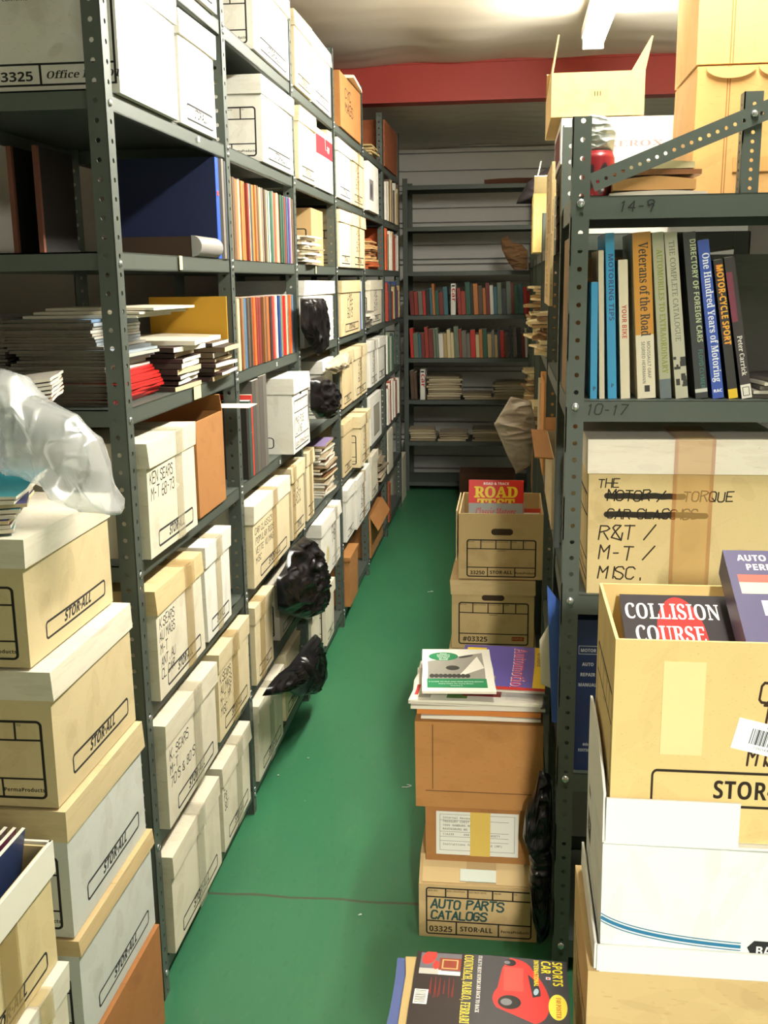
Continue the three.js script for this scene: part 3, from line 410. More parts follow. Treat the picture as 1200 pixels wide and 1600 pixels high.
bagPx('trash_bag', 'black plastic bag bunched between white boxes, fourth shelf', [[485, 592], [500, 588], [512, 596], [522, 612], [521, 640], [512, 655], [495, 655], [485, 640]], 0.05, 0.06, BLACKBAG, 0.024, 16, true);
bagPx('plastic_wrap', 'clear-wrapped bundle of tan papers, fourth shelf', [[505, 575], [520, 560], [538, 548], [545, 560], [540, 575], [520, 585]], 0.03, 0.04, M('#cdbfa0', 0.3, { clearcoat: 0.6 }), 0.012, 16);

// ---------------------------------------------------------------- shelving against the end wall
{
  const zF = -6.1, x0 = -0.04, x1 = 0.98, d = 0.42, Y = [2.33, 2.03, 1.70, 1.372, 1.044, 0.721, 0.392, 0.07];
  const t = thing('steel_shelving', 'dark steel shelving of books against the ribbed end wall', 'shelving');
  const S2 = STEEL;
  for (const [x, s] of [[x0, 1], [x1, -1]]) for (const [z, sz] of [[zF, -1], [zF - d, 1]]) obj('post', postGeo(2.38, s, sz, false), S2, t).position.set(x, 0, z);
  const g = shelfGeo(x1 - x0 - 0.006, d - 0.006, 0.032); for (const y of Y) obj('shelf', g, STEEL, t).position.set((x0 + x1) / 2, y, zF - d / 2);
  const cols = ['#d9c79a', '#5b4634', '#7a7468', '#a23b2b', '#2f5d46', '#3f6f7a', '#c47a3a', '#7d2f2a', '#3a3f46', '#b9a06a', '#e2ddd0', '#c9342a', '#2a2622', '#6d7a66'];
  const carTex = (bg) => tex(128, 512, (g, w, h) => { g.fillStyle = bg; g.fillRect(0, 0, w, h); g.fillStyle = '#c4262c'; g.save(); g.translate(w * 0.25, h * 0.14); g.rotate(Math.PI / 2); g.font = 'bold 150px sans-serif'; g.fillText('car', 0, 0); g.restore(); g.fillStyle = '#222'; g.fillRect(20, 24, 88, 26); });
  const CAR = M('#ffffff', 0.5, { map: carTex('#e8e4da') });
  const spineCar = (pos, lab) => { const c = M('#e2ddd0', 0.55), m = obj('book', bookGeo, [c, c, PAPER, PAPER, CAR, c]); m.scale.set(0.036, 0.235, 0.2); m.position.set(...pos); tag(m, lab, 'book'); };
  function rowX(y, a, b, hR, tR, palette, nm, skip) { let x = a, i = 0; while (x < b) { const tt = rr(...tR), h = rr(...hR), c = pick(palette), lean = 0.05; if (skip && x < skip[1] && x + tt > skip[0]) { x = skip[1]; continue; } const m = volume('book', tt * 0.93, h, rr(0.17, 0.21), c, [x + tt / 2 + 0.012, y + tt * 0.025 + 0.001, zF - 0.13 + rr(-0.01, 0.01)], `${NAMES[c]} spined book, ${ordinal(i++)} ${nm}`, `books ${nm}`); m.rotation.z = lean; x += tt + 0.001; } }
  rowX(Y[3], 0.0, 0.9, [0.17, 0.25], [0.018, 0.042], cols, 'on the end wall shelf below the empty ones', [0.302, 0.368]);
  spineCar([0.343, Y[3] + 0.001, zF - 0.115], 'white book with red lettering in the upper end-wall book row');
  rowX(Y[4], 0.0, 0.9, [0.17, 0.24], [0.018, 0.04], cols, 'on the lower full shelf of the end wall');
  rowX(Y[5], 0.0, 0.03, [0.2, 0.26], [0.02, 0.03], ['#7a7468', '#5b4634'], 'beside the lone white one on the end wall');
  spineCar([0.105, Y[5] + 0.001, zF - 0.115], 'white book with red lettering beside flat stacks on end wall');
  const pile = (y, x, w, n, tR, lab) => { let yy = y + 0.0005; for (let i = 0; i < n; i++) { const tt = rr(...tR); flat('magazine', w, tt * 0.95, 0.24, pick(['#9a8a70', '#b8a890', '#7d7360']), [x + rr(-0.012, 0.012), yy, zF - 0.16], rr(-0.06, 0.06), lab + nth(i), lab + ' group', 'magazine', M(pick(['#c2b596', '#a89878', '#8d8066']), 0.9)); yy += tt; } };
  pile(Y[5], 0.27, 0.26, 10, [0.016, 0.022], 'old paper lying in the tall pile beside the white book');
  pile(Y[5], 0.53, 0.22, 3, [0.015, 0.02], 'brown magazine lying low on the end wall shelf');
  pile(Y[5], 0.78, 0.24, 7, [0.016, 0.022], 'dark paper lying in the pile at the shelf end');
  pile(Y[6], 0.1, 0.2, 5, [0.016, 0.022], 'cream paper in the first low pile, second lowest end-wall shelf');
  pile(Y[6], 0.34, 0.22, 4, [0.016, 0.02], 'tan paper in the second low pile, second lowest end-wall shelf');
  pile(Y[6], 0.62, 0.24, 6, [0.014, 0.018], 'brown paper in the third low pile, second lowest end-wall shelf');
  flat('board', 0.5, 0.05, 0.12, '#6e4434', [0.82, Y[0] + 0.0005, zF - 0.2], 0, 'brown plank lying on top of the end wall shelving', null, 'board', M('#6e4434'));
  const bb = obj('carton', block(0.42, 0.2, 0.28), M('#5a3c28', 0.85)); bb.position.set(0.62, 0.0005, zF + 0.2); tag(bb, 'dark brown carton on the floor before the end wall shelving', 'box');
}
// brown crumpled paper bag on the upper end-wall shelf
bag('paper_bag', 'crumpled brown paper bag slumped on the end wall shelf', V(0.8, 1.78, -6.0), V(1, 0, 0), V(0, 1, 0), V(0, 0, 1), [[-0.1, 0.15], [-0.05, 0.17], [-0.01, 0.12], [0.05, 0.11], [0.1, 0.06], [0.1, -0.078], [0.0, -0.078], [-0.05, -0.01], [-0.09, 0.07]], 0.05, M('#8d6a48', 0.9), 0.035, 14);

// ---------------------------------------------------------------- right rack opening towards the entrance
const RY = [1.80, 1.382, 0.95, 0.52, 0.085], RX0 = 0.9, RX1 = 1.82, RZ = -0.2, RD = 0.42;
{
  const t = thing('steel_shelving', 'grey-green slotted steel shelving unit with books and marker numbers', 'shelving');
  const fp = obj('post', postGeo(1.955, 1, -1), STEEL, t), sh = []; fp.position.set(RX0, 0, RZ);
  obj('post', postGeo(1.99, 1, 1), STEEL, t).position.set(RX0 - 0.002, 0, RZ - RD);
  obj('post', postGeo(1.955, -1, -1), STEEL, t).position.set(RX1, 0, RZ);
  obj('post', postGeo(2.0, -1, 1), STEEL, t).position.set(RX1, 0, RZ - RD);
  const g = shelfGeo(RX1 - RX0 - 0.006, RD - 0.006, 0.046); RY.forEach((y) => { const m = obj('shelf', g, STEEL, t); m.position.set((RX0 + RX1) / 2, y, RZ - RD / 2); sh.push(m); });
  for (const y of RY) { const b = obj('bolt', boltGeo, BOLT, fp); b.scale.set(1.2, 1.2, 0.6); b.position.set(0.02, y - 0.014, 0.0015); }
  const mk = obj('marking', new THREE.PlaneGeometry(0.095, 0.034), decal(0.095, 0.034, '10-17', '#1c1c1c'), sh[1]); mk.position.set(0.985 - (RX0 + RX1) / 2, -0.02, RD / 2 - 0.0015);
  const m2 = obj('marking', new THREE.PlaneGeometry(0.095, 0.034), decal(0.095, 0.034, '14-9', '#15181a'), sh[0]); m2.position.set(1.04 - (RX0 + RX1) / 2, -0.021, RD / 2 - 0.0015);
  // the second upright with its diagonal brace
  const b = thing('steel_brace', 'slotted steel angle brace bolted diagonally above the book shelf', 'brace', [0, 0, 0]);
  obj('post', postGeo(0.2, 1, -1, 'fine'), STEEL, b).position.set(1.245, 1.8015, RZ - 0.06);
  const A = V(0.945, 1.83, RZ - 0.055), Bp = V(1.275, 1.958, RZ - 0.055), len = A.distanceTo(Bp) + 0.03, fg = flangeGeo(Math.round(len * 1000) / 1000, 'fine').clone().rotateZ(-Math.PI / 2).translate(0, 0.019, 0), br = obj('brace', fg, STEEL, b);
  br.position.copy(A); br.rotation.z = Math.atan2(Bp.y - A.y, Bp.x - A.x);
  const bo = obj('bolt', boltGeo, BOLT, b); bo.position.set(1.265, 1.957, RZ - 0.05);
}
// books with lettered spines
{
  const spine = (w, h, bg, draw) => tex(Math.round(512 * w / h), 512, (g, W, H) => { g.fillStyle = bg; g.fillRect(0, 0, W, H); draw?.(g, W, H); });
  const down = (g, text, x, y, px, color, font = 'bold serif', sx = 1) => { g.save(); g.translate(x, y); g.rotate(Math.PI / 2); g.scale(sx, 1); const [wt, fam] = font.split(' '); g.font = `${wt} ${px}px ${fam}`; g.fillStyle = color; g.fillText(text, 0, 0); g.restore(); };
  const B = [ // bottom px left, right, height, lean, colour, label, draw
    [920, 933, 0.245, 0.03, '#1f8fc0', 'slim bright blue paperback with a publisher mark, beside the post', (g, W, H) => { g.fillStyle = '#0e2a40'; g.font = 'bold 26px sans-serif'; g.fillText('P', W * 0.3, H * 0.93); }],
    [935, 945, 0.31, 0.04, '#c9c1a8', 'thin cream pamphlet between two blue books', null],
    [947, 964, 0.345, 0.045, '#1f8fc0', 'tall bright blue book lettered in navy', (g, W, H) => { down(g, 'MOTORING TIPS', W * 0.28, H * 0.12, 22, '#123a6a', 'bold sans-serif', 1.2); g.fillStyle = '#0e2a40'; g.font = 'bold 16px sans-serif'; g.fillText('P', W * 0.35, H * 0.93); }],
    [967, 985, 0.29, 0.05, '#d9cfb4', 'cream paperback with red spine lettering', (g, W, H) => { down(g, 'YOUR BIKE', W * 0.3, H * 0.32, 24, '#b5432c', 'bold sans-serif', 1.0); }],
    [990, 1025, 0.345, 0.065, '#ddd4bb', 'thick cream book with ochre band, black script title', (g, W, H) => { g.fillStyle = '#c98a1f'; g.fillRect(0, 0, W, H * 0.61); down(g, 'Veterans of the Road', W * 0.3, H * 0.06, 40, '#1a120a', 'bold serif', 0.68); down(g, 'MOUSSAULT GRAF', W * 0.6, H * 0.65, 14, '#333', 'normal sans-serif'); down(g, 'SEGRIED HERRMANN', W * 0.3, H * 0.65, 14, '#333', 'normal sans-serif'); g.fillStyle = '#111'; g.fillRect(W * 0.4, H * 0.92, 16, 20); }],
    [1028, 1050, 0.345, 0.085, '#a9a88c', 'pale olive book with yellow-green title', (g, W, H) => { down(g, 'AUTOMOBILES TO EXTRAORDINARY', W * 0.3, H * 0.1, 24, '#7f8b2e', 'bold serif', 0.85); g.fillStyle = '#5e6a70'; g.fillRect(0, H * 0.88, W, H * 0.12); }],
    [1052, 1076, 0.345, 0.105, '#b9b6a0', 'grey-cream book with black photograph at its foot', (g, W, H) => { down(g, 'THE COMPLETE CATALOGUE', W * 0.3, H * 0.05, 22, '#5d6152', 'normal serif'); g.fillStyle = '#1a1a18'; for (let i = 0; i < 12; i++) g.fillRect(rnd() * W * 0.8, H * (0.74 + rnd() * 0.24), rr(6, 22), rr(6, 22)); }],
    [1083, 1107, 0.345, 0.115, '#23272a', 'black book with pale green capital lettering', (g, W, H) => { down(g, 'DIRECTORY OF FOREIGN CARS', W * 0.5, H * 0.04, 24, '#b9c49a', 'bold sans-serif', 0.92); down(g, 'FLOYD CLYMER', W * 0.5, H * 0.7, 18, '#2f8f86', 'normal sans-serif'); g.fillStyle = '#c9c9c0'; g.fillRect(0, H * 0.94, W, 12); }],
    [1110, 1132, 0.33, 0.135, '#2b4fb0', 'blue book with white serif title', (g, W, H) => { down(g, 'One Hundred Years of Motoring', W * 0.3, H * 0.08, 30, '#f0f2f6', 'bold serif', 0.86); g.fillStyle = '#fff'; g.font = 'bold 15px sans-serif'; g.fillText('RAC', W * 0.12, H * 0.96); }],
    [1136, 1154, 0.29, 0.15, '#1f1a18', 'black book with fiery orange capital lettering', (g, W, H) => { down(g, 'MOTOR-CYCLE SPORT', W * 0.2, H * 0.03, 34, '#e2601c', 'bold sans-serif', 0.86); down(g, 'MOTOR-CYCLE SPORT', W * 0.24, H * 0.035, 32, '#f0b428', 'bold sans-serif', 0.9); g.fillStyle = '#e8c21c'; g.fillRect(0, H * 0.93, W, H * 0.07); }],
    [1156, 1176, 0.295, 0.165, '#2c2227', 'dark book with white author name and white foot', (g, W, H) => { g.fillStyle = '#7a2a44'; g.fillRect(0, H * 0.1, W * 0.6, H * 0.35); down(g, 'Peter Carrick', W * 0.3, H * 0.55, 24, '#ece8dc', 'bold serif', 0.9); g.fillStyle = '#e6e2d6'; g.fillRect(0, H * 0.9, W, H * 0.1); g.strokeStyle = '#222'; g.lineWidth = 2; g.strokeRect(W * 0.2, H * 0.92, W * 0.6, H * 0.06); }],
  ];
  let prev = null;
  for (const [a, b, h, lean0, col, lab, draw] of B) {
    const A = U(a, 621, 'z', RZ - 0.02), C = U(b, 621, 'z', RZ - 0.02), w = (C.x - A.x) * 0.8, lean = prev ? Math.min(lean0 * 1.1, prev.lean + (C.x - w - prev.x - 0.001) / Math.min(h, prev.h)) : 0.02; prev = { x: C.x, lean, h };
    const t = thing('book', lab, 'book', [C.x, RY[1] + 0.0005, RZ - 0.025], 0, 'books on the marked shelf');
    const d = 0.2, k = M(col, 0.4), sp = M('#ffffff', 0.4, { map: spine(w, h, col, draw), clearcoat: 0.3 });
    const cov = obj('cover', bx(w, h, d, -w / 2, h / 2, -d / 2), [k, k, k, k, sp, k], t); const pg = obj('pages', bx(w * 0.8, h - 0.006, d - 0.004, -w / 2, h / 2 + 0.0035, -d / 2 - 0.004), PAPER, t);
    for (const m of [cov, pg]) m.geometry.rotateZ(lean);
    let lo = 1; cov.geometry.computeBoundingBox(); lo = cov.geometry.boundingBox.min.y; t.position.y -= lo; t.position.x += 0;
  }
  storageBox({ name: 'carton', label: 'dark grey carton standing behind the leaning books', pos: [1.42, RY[1] + 0.0005, RZ - 0.325], size: [0.5, 0.3, 0.16], color: '#6a6862', lid: '#6a6862', prints: {}, lidH: 0.07 });
  for (let i = 0; i < 5; i++) flat('magazine', 0.2, 0.009, 0.16, pick(['#33302c', '#8a8478']), [1.4, RY[1] + 0.0005 + i * 0.0095, RZ - 0.11], 0.1 * i - 0.15, 'curled dark magazine lying beside the last leaning book' + nth(i), 'curled magazines beside the leaning books', 'magazine', i % 2 ? PAPER : M('#6a655c'));
}
tag(obj('cardboard_sheet', bx(0.006, 0.34, 0.28), M('#8d6f48', 0.8)), 'weathered brown sheet standing beside the blue paperback', 'cardboard').position.set(0.909, RY[1] + 0.1705, -0.4);
{ // tall tan box with crossed-out marker lettering
  const px = tex(1024, 900, (g, w, h) => {
    white(g, w, h); g.font = '40px sans-serif';
    hand(g, 'THE', w * 0.05, h * 0.30, 50); hand(g, 'MOTOR /', w * 0.1, h * 0.385, 60); hand(g, 'TORQUE', w * 0.5, h * 0.385, 58); hand(g, 'CAR CLASSICS', w * 0.1, h * 0.5, 56);
    g.strokeStyle = 'rgba(25,22,22,0.9)'; g.lineWidth = 34; for (const [a, b, y] of [[0.1, 0.5, 0.355], [0.1, 0.62, 0.475]]) { g.beginPath(); g.moveTo(a * w, y * h); for (let k = 1; k < 12; k++) g.lineTo((a + (b - a) * k / 11) * w, y * h + rr(-4, 4)); g.stroke(); }
    hand(g, 'R&T /', w * 0.06, h * 0.64, 84, '#2a2018', 8); hand(g, 'M-T /', w * 0.06, h * 0.77, 84, '#2a2018', 8); hand(g, 'MISC.', w * 0.06, h * 0.9, 76, '#2a2018', 8);
  });
  const t = thing('storage_box', 'tall cream box with crossed-out marker lettering and stained tape', 'box', [1.155, RY[2] + 0.0005, RZ - 0.165]);
  obj('body', block(0.4, 0.345, 0.3), faceMats('#d9c38e', { pz: px, nx: T.end }), t);
  obj('lid', block(0.414, 0.075, 0.312, 0.001, 0.003), faceMats('#e3ddcc'), t).position.y = 0.272;
  obj('tape', [bx(0.085, 0.27, 0.001, 0, 0.135, 0.1545), bx(0.085, 0.075, 0.001, 0, 0.31, 0.1602), bx(0.085, 0.001, 0.2, 0, 0.3495, 0.06)], M('#ffffff', 0.5, { map: tex(128, 512, (g, w, h) => { g.fillStyle = '#e6b765'; g.fillRect(0, 0, w, h); speckle(g, w, h, 900, 0.35, '190,120,30'); g.fillStyle = 'rgba(190,105,15,0.9)'; g.fillRect(0, 0, 12, h); g.fillRect(w - 12, 0, 12, h); }), transparent: true, opacity: 0.22 }), t).position.x = 0.02;
  // repair manual and neighbours on the shelf below
  const m = thing('repair_manual', 'thick navy repair manual with white spine lettering', 'book', [0.965, RY[3] + 0.0005, RZ - 0.13]);
  const mk = M('#ffffff', 0.5, { map: tex(128, 768, (g, w, h) => { g.fillStyle = '#1f3468'; g.fillRect(0, 0, w, h); g.strokeStyle = g.fillStyle = '#dfe2ea'; g.textAlign = 'center'; g.font = 'bold 24px sans-serif'; g.lineWidth = 3; g.strokeRect(12, 130, 104, 40); g.fillText('MOTOR', w / 2, 160); g.fillText('AUTO', w / 2, 230); g.fillText('REPAIR', w / 2, 282); g.fillText('MANUAL', w / 2, 334); g.font = 'bold 20px sans-serif'; g.fillText('6th', w / 2, 640); g.fillText('EDITION', w / 2, 670); }) }), kk = M('#1f3468', 0.5);
  obj('cover', bx(0.052, 0.365, 0.22, 0, 0.1825, 0), [kk, kk, kk, kk, mk, kk], m); obj('pages', bx(0.042, 0.36, 0.21, 0, 0.184, -0.008), PAPER, m);
  let x = 0.995; for (const [c, n, h] of [['#3a2a26', 'dark brown', 0.33], ['#24303a', 'dark slate', 0.34], ['#5b2a22', 'oxblood', 0.32], ['#2a3a5a', 'dull blue', 0.35]]) { volume('book', 0.045, h, 0.2, c, [x + 0.024, RY[3] + 0.0005, RZ - 0.13], `${n} thick book beside the navy repair manual`, null); x += 0.05; }
}
// blue board and papers leaning out beside the post
{ const s = new THREE.Shape(); const q = [[855, 915], [881, 950], [876, 1132], [862, 1128]].map(([a, b]) => U(a, b, 'z', -0.27)); q.forEach((p, i) => i ? s.lineTo(p.x, p.y) : s.moveTo(p.x, p.y));
  tag(obj('folder', new THREE.ExtrudeGeometry(s, { depth: 0.004, bevelEnabled: false }).translate(0, 0, -0.275), M('#3f63b5', 0.4)), 'bright blue folder leaning out beside the steel post', 'folder');
  const s2 = new THREE.Shape(); [[843, 1000], [858, 975], [861, 1075], [845, 1068]].map(([a, b]) => U(a, b, 'z', -0.29)).forEach((p, i) => i ? s2.lineTo(p.x, p.y) : s2.moveTo(p.x, p.y));
  tag(obj('paper_sheet', new THREE.ExtrudeGeometry(s2, { depth: 0.002, bevelEnabled: false }).translate(0, 0, -0.29), M('#e6dcc0', 0.8)), 'cream paper sheet behind the blue folder', 'paper'); }
bag('trash_bag', 'black plastic bag slumped between the brown carton stack and the post', V(0.862, 0.27, -0.25), V(1, 0, 0), V(0, 1, 0), V(0, 0, 1), [[0.0, 0.23], [0.03, 0.22], [0.036, 0.1], [0.036, -0.1], [0.034, -0.2], [0.012, -0.235], [-0.012, -0.16], [-0.02, -0.05], [-0.016, 0.02], [-0.036, 0.06], [-0.03, 0.14], [-0.012, 0.17]], 0.045, BLACKBAG, 0.02, 18);

// things on top of the right rack
{
  const y0 = RY[0] + 0.0005;
  const j = thing('jar', 'red and black tin jar topped with crumpled grey plastic', 'jar', [0.962, y0, -0.33]);
  obj('jar_body', new THREE.LatheGeometry([[0, 0], [0.032, 0], [0.035, 0.01], [0.035, 0.085], [0.03, 0.1], [0, 0.1]].map((p) => new THREE.Vector2(...p)), 20), M('#ffffff', 0.3, { map: tex(128, 128, (g, w, h) => { g.fillStyle = '#7e1f24'; g.fillRect(0, 0, w, h); g.fillStyle = '#2a2426'; for (let i = 0; i < 26; i++) { g.beginPath(); g.ellipse(rnd() * w, rr(0.3, 1) * h, rr(3, 14), rr(2, 7), rnd() * 3, 0, 7); g.fill(); } g.fillStyle = '#b8b0ac'; for (let i = 0; i < 14; i++) g.fillRect(rnd() * w, rr(0.4, 1) * h, rr(2, 7), 2); }) }), j);
  const pb = bag('cap', '', V(0, 0.125, 0), V(1, 0, 0), V(0, 1, 0), V(0, 0, 1), [[-0.03, -0.028], [0.032, -0.026], [0.036, 0.012], [0.015, 0.045], [-0.02, 0.05], [-0.034, 0.01]], 0.03, M('#9fa39c', 0.35, { transmission: 0.3 }), 0.012, 30); pb.name = 'plastic_cap'; pb.userData = {}; j.add(pb);
  let y = y0; for (const [w, t, c, n] of [[0.2, 0.014, '#b9b0a0', 'silvery wrapped paper'], [0.17, 0.03, '#b98a50', 'tan thick book'], [0.19, 0.012, '#8a5a33', 'brown folder'], [0.16, 0.018, '#d9c79a', 'cream pad']]) { flat('paper_bundle', w, t * 0.95, 0.16, c, [1.075 + (w > 0.19 ? 0.01 : 0), y, -0.345], 0.0, `${n} in the pile before the large yellow cartons`, null, 'paper', M(c, 0.7)); y += t; }
  // large cartons
  const front = (txt) => tex(512, 512, (g, w, h) => { white(g, w, h); g.strokeStyle = 'rgba(120,85,40,0.55)'; g.lineWidth = 2; g.strokeRect(60, -10, 5, 540); if (txt) { g.fillStyle = 'rgba(150,90,60,0.8)'; g.font = 'italic bold 38px serif'; g.fillText(txt, 60, 300); } });
  const c1 = storageBox({ name: 'carton', label: 'large tan carton with cut finger flaps above the steel brace', pos: [1.45, y0, -0.585], size: [0.55, 0.28, 0.32], color: '#cfa163', lid: null, prints: { pz: front(), nx: front('Paper') } });
  for (const x of [-0.205, -0.095]) obj('finger_flap', new THREE.CylinderGeometry(0.052, 0.052, 0.004, 24, 1, false, Math.PI / 2, Math.PI).scale(1, 1, 0.45).rotateX(-Math.PI / 2).translate(x, 0.277, 0.167), M('#d8ad70', 0.85), c1);
  const lip = obj('torn_strip', bx(0.14, 0.03, 0.004, -0.12, 0.075, 0.164), M('#c49558', 0.9), c1); void lip;
  storageBox({ name: 'carton', label: 'tall yellowish carton stacked uppermost over the right rack', pos: [1.475, y0 + 0.2865, -0.595], size: [0.6, 0.43, 0.32], color: '#d6b071', lid: null, prints: { pz: front(), nx: front() } });
  storageBox({ name: 'carton', label: 'tan carton at the far end of the rack top', pos: [1.76, y0, -0.31], size: [0.1, 0.3, 0.16], color: '#c89a5c', lid: null, prints: {} });
}
// ---------------------------------------------------------------- right row along the aisle, behind the first unit
{
  const x0 = 0.905, d = 0.46, z0 = -0.69, n = 6, Y = [1.745, 1.36, 0.95, 0.52, 0.085], B = 0.9;
  const t = thing('steel_shelving', 'steel shelving row of mixed papers opposite the long rack', 'shelving');
  for (let k = 0; k <= n; k++) { const z = z0 - B * k + (k ? 0.038 : 0); if (z < -6) continue; obj('post', postGeo(k === 3 ? 2.05 : k ? 1.9 : 1.744, 1, -1, k < 2), STEEL, t).position.set(x0, 0, z); obj('post', postGeo(1.744, -1, -1, false), STEEL, t).position.set(x0 + d, 0, z); }
  const g = shelfGeo(d - 0.006, B - 0.004, 0.04); for (let k = 0; k < n - 0; k++) if (z0 - B * (k + 1) > -6.1) for (const y of Y) obj('shelf', g, STEEL, t).position.set(x0 + d / 2, y, z0 - B * (k + 0.5));
  const xer = (o) => tex(512, 384, (g, w, h) => { white(g, w, h); if (o === 'lid') { g.fillStyle = '#b9a0a4'; g.font = 'bold 70px serif'; g.fillText('XEROX', 200, 250); } if (o === 'body') { g.fillStyle = '#a08088'; g.font = 'italic bold 64px sans-serif'; g.fillText('DP Paper', 170, 250); } if (o === 'side') { g.fillStyle = '#6d2036'; g.fillRect(30, 60, w - 120, h - 120); g.fillStyle = '#d9b9bf'; g.font = 'bold 60px sans-serif'; g.fillText('3R', 60, 180); } if (o === 'sideb') { g.fillStyle = '#6d2036'; g.fillRect(0, 0, w * 0.3, h * 0.5); for (let i = 0; i < 7; i++) { g.fillStyle = '#555'; g.fillRect(40, 150 + i * 30, rr(160, 380), 7); } } });
  const y0 = Y[0] + 0.0005, paperBox = (pos, size, lab, lidH = 0.11) => { const b = thing('paper_carton', lab, 'box', pos); obj('body', block(...size), faceMats('#d8d5cc', { pz: xer('body'), nx: xer('sideb') }), b); obj('lid', block(size[0] + 0.012, lidH, size[2] + 0.012, 0.001, 0.001), faceMats('#dedbd2', { pz: xer('lid'), nx: xer('side') }), b).position.y = size[1] - lidH; return b; };
  paperBox([1.045, y0, -0.98], [0.275, 0.285, 0.42], 'white office paper carton with maroon side under the open tan carton');
  paperBox([1.1, y0, -1.76], [0.29, 0.27, 0.4], 'white office paper carton second along the aisle rack top');
  const tb = openBox({ name: 'open_carton', label: 'tan open carton catching the lamp glow on two paper cartons', pos: [0.99, y0 + 0.289, -1.0], size: [0.23, 0.105, 0.46], color: '#d9b77c', prints: { pz: tex(256, 128, (g, w, h) => { white(g, w, h); g.fillStyle = '#fffdf0'; g.fillRect(100, 50, 60, 40); g.fillStyle = '#444'; for (const x of [118, 126, 134]) g.fillRect(x, 56, 2.5, 14); }) }, flaps: [['nx', 0.09, -0.15], ['nz', 0.08, -0.5], ['px', 0.08, 0.2]] }); void tb;
  for (const [z, h, c, lab] of [[-2.25, 0.2, '#cfc6b0', 'cream carton behind the second paper carton'], [-3.15, 0.26, '#b08a55', 'tan carton past the yellow open carton'], [-4.5, 0.3, '#8a6a48', 'brown carton past the dark bag'], [-5.0, 0.28, '#a08a66', 'dull tan carton near the end wall']]) storageBox({ name: 'carton', label: lab + ' on the aisle rack top', pos: [1.08, y0, z], size: [0.26, h, 0.34], color: c, lid: null, prints: {} });
  tag(obj('cardboard_sheet', bx(0.008, 0.36, 0.42), M('#c2a878', 0.85, { map: tex(512, 440, (g, w, h) => { white(g, w, h); for (let i = 0; i < 8; i++) hand(g, pick(['R&T 71', 'M-T 66', 'CAR', 'HOT ROD']), rr(30, 260), 50 + i * 52, 40, '#4a4038'); }) })), 'tan cardboard sheet with scribbles standing before the paper cartons', 'cardboard').position.set(0.884, 1.7455 + 0.0005, -0.96);
  // aisle-side goods
  openBox({ name: 'open_carton', label: 'white and yellow open carton on the aisle rack top', pos: [0.99, y0, -2.72], size: [0.24, 0.24, 0.34], color: '#d8bf78', prints: {}, flaps: [['nx', 0.13, -0.2, '#e2ddd0'], ['pz', 0.1, 0.9, '#d8caa0']] });
  bag('trash_bag', 'dark bag lying over boxes on the aisle rack top', V(1.0, 2.09, -3.84), V(1, 0, 0), V(0, 1, 0), V(0, 0, 1), [[-0.2, -0.06], [-0.14, 0.05], [-0.02, 0.13], [0.14, 0.12], [0.16, -0.06]], 0.12, M('#1b1518', 0.6), 0.02, 12);
  storageBox({ name: 'carton', label: 'brown-black carton beneath the dark bag', pos: [1.1, y0, -3.84], size: [0.3, 0.22, 0.5], color: '#4a342a', lid: null, prints: {} });
  volume('book', 0.2, 0.24, 0.05, '#7d2f2a', [1.06, y0, -2.93], 'maroon book upright behind the yellow open carton', null);
  const cols = ['#7d2f2a', '#6d7a66', '#b9a06a', '#5b4634', '#3f6f7a', '#2a2622'];
  const rowA = (y, zA, zB, hR, nm) => { let z = zA, i = 0; while (z > zB) { const tt = rr(0.02, 0.05), c = pick(cols); volume('book', 0.22, rr(...hR), tt * 0.95, c, [x0 + 0.165 + rr(0, 0.02), y + 0.0005, z - tt / 2], `${NAMES[c]} spined book, ${ordinal(i++)} ${nm}`, `books ${nm}`); z -= tt; } };
  rowA(Y[1], -3.45, -5.1, [0.22, 0.3], 'in the aisle row opposite the long rack, fourth shelf');
  tag(obj('poster_board', bx(0.012, 0.34, 0.24), M('#b5603a', 0.7)), 'rust orange board upright between paper heaps', 'board').position.set(0.94, Y[1] + 0.1705, -2.2);
  const heap = (y, zc, n, lab, x = 1.0, w = 0.24) => { let yy = y + 0.0005; for (let i = 0; i < n; i++) { const tt = rr(0.011, 0.017), c = pick(['#c9b78f', '#d9c79a', '#a88a5c', '#8a6a48']); flat('paper_bundle', w, tt * 0.95, 0.28, c, [x + rr(-0.03, 0.02), yy, zc + rr(-0.03, 0.03)], rr(-0.2, 0.2), lab + nth(i), lab + ' group', 'paper', M(c, 0.85)); yy += tt; } };
  heap(Y[1], -2.94, 18, 'tan paper sheaf in the heap beside the rust board');
  heap(Y[1], -1.85, 12, 'curled tan paper in the heap near the paper cartons');
  storageBox({ name: 'carton', label: 'weathered cardboard sheet-carton beside the rear post', pos: [1.06, Y[1] + 0.0005, -1.05], size: [0.26, 0.33, 0.3], color: '#9a7a50', lid: null, prints: {} });
  heap(Y[2], -2.75, 10, 'tan paper sheaf above the plastic-wrapped bundle');
  storageBox({ name: 'carton', label: 'orange-tan carton with red print facing the aisle', pos: [1.035, Y[2] + 0.0005, -1.88], size: [0.27, 0.33, 0.46], color: '#c98f4c', lid: null, prints: { nx: tex(256, 256, (g, w, h) => { white(g, w, h); g.fillStyle = '#b52a20'; g.fillRect(30, 30, 26, 90); for (let i = 0; i < 9; i++) g.fillRect(90 + (i % 2) * 10, 110 + i * 14, 26, 7); }) } });
  storageBox({ name: 'carton', label: 'grey-tan carton behind the orange-tan one', pos: [1.0, Y[2] + 0.0005, -2.27], size: [0.2, 0.28, 0.26], color: '#b0a48c', lid: null, prints: {} });
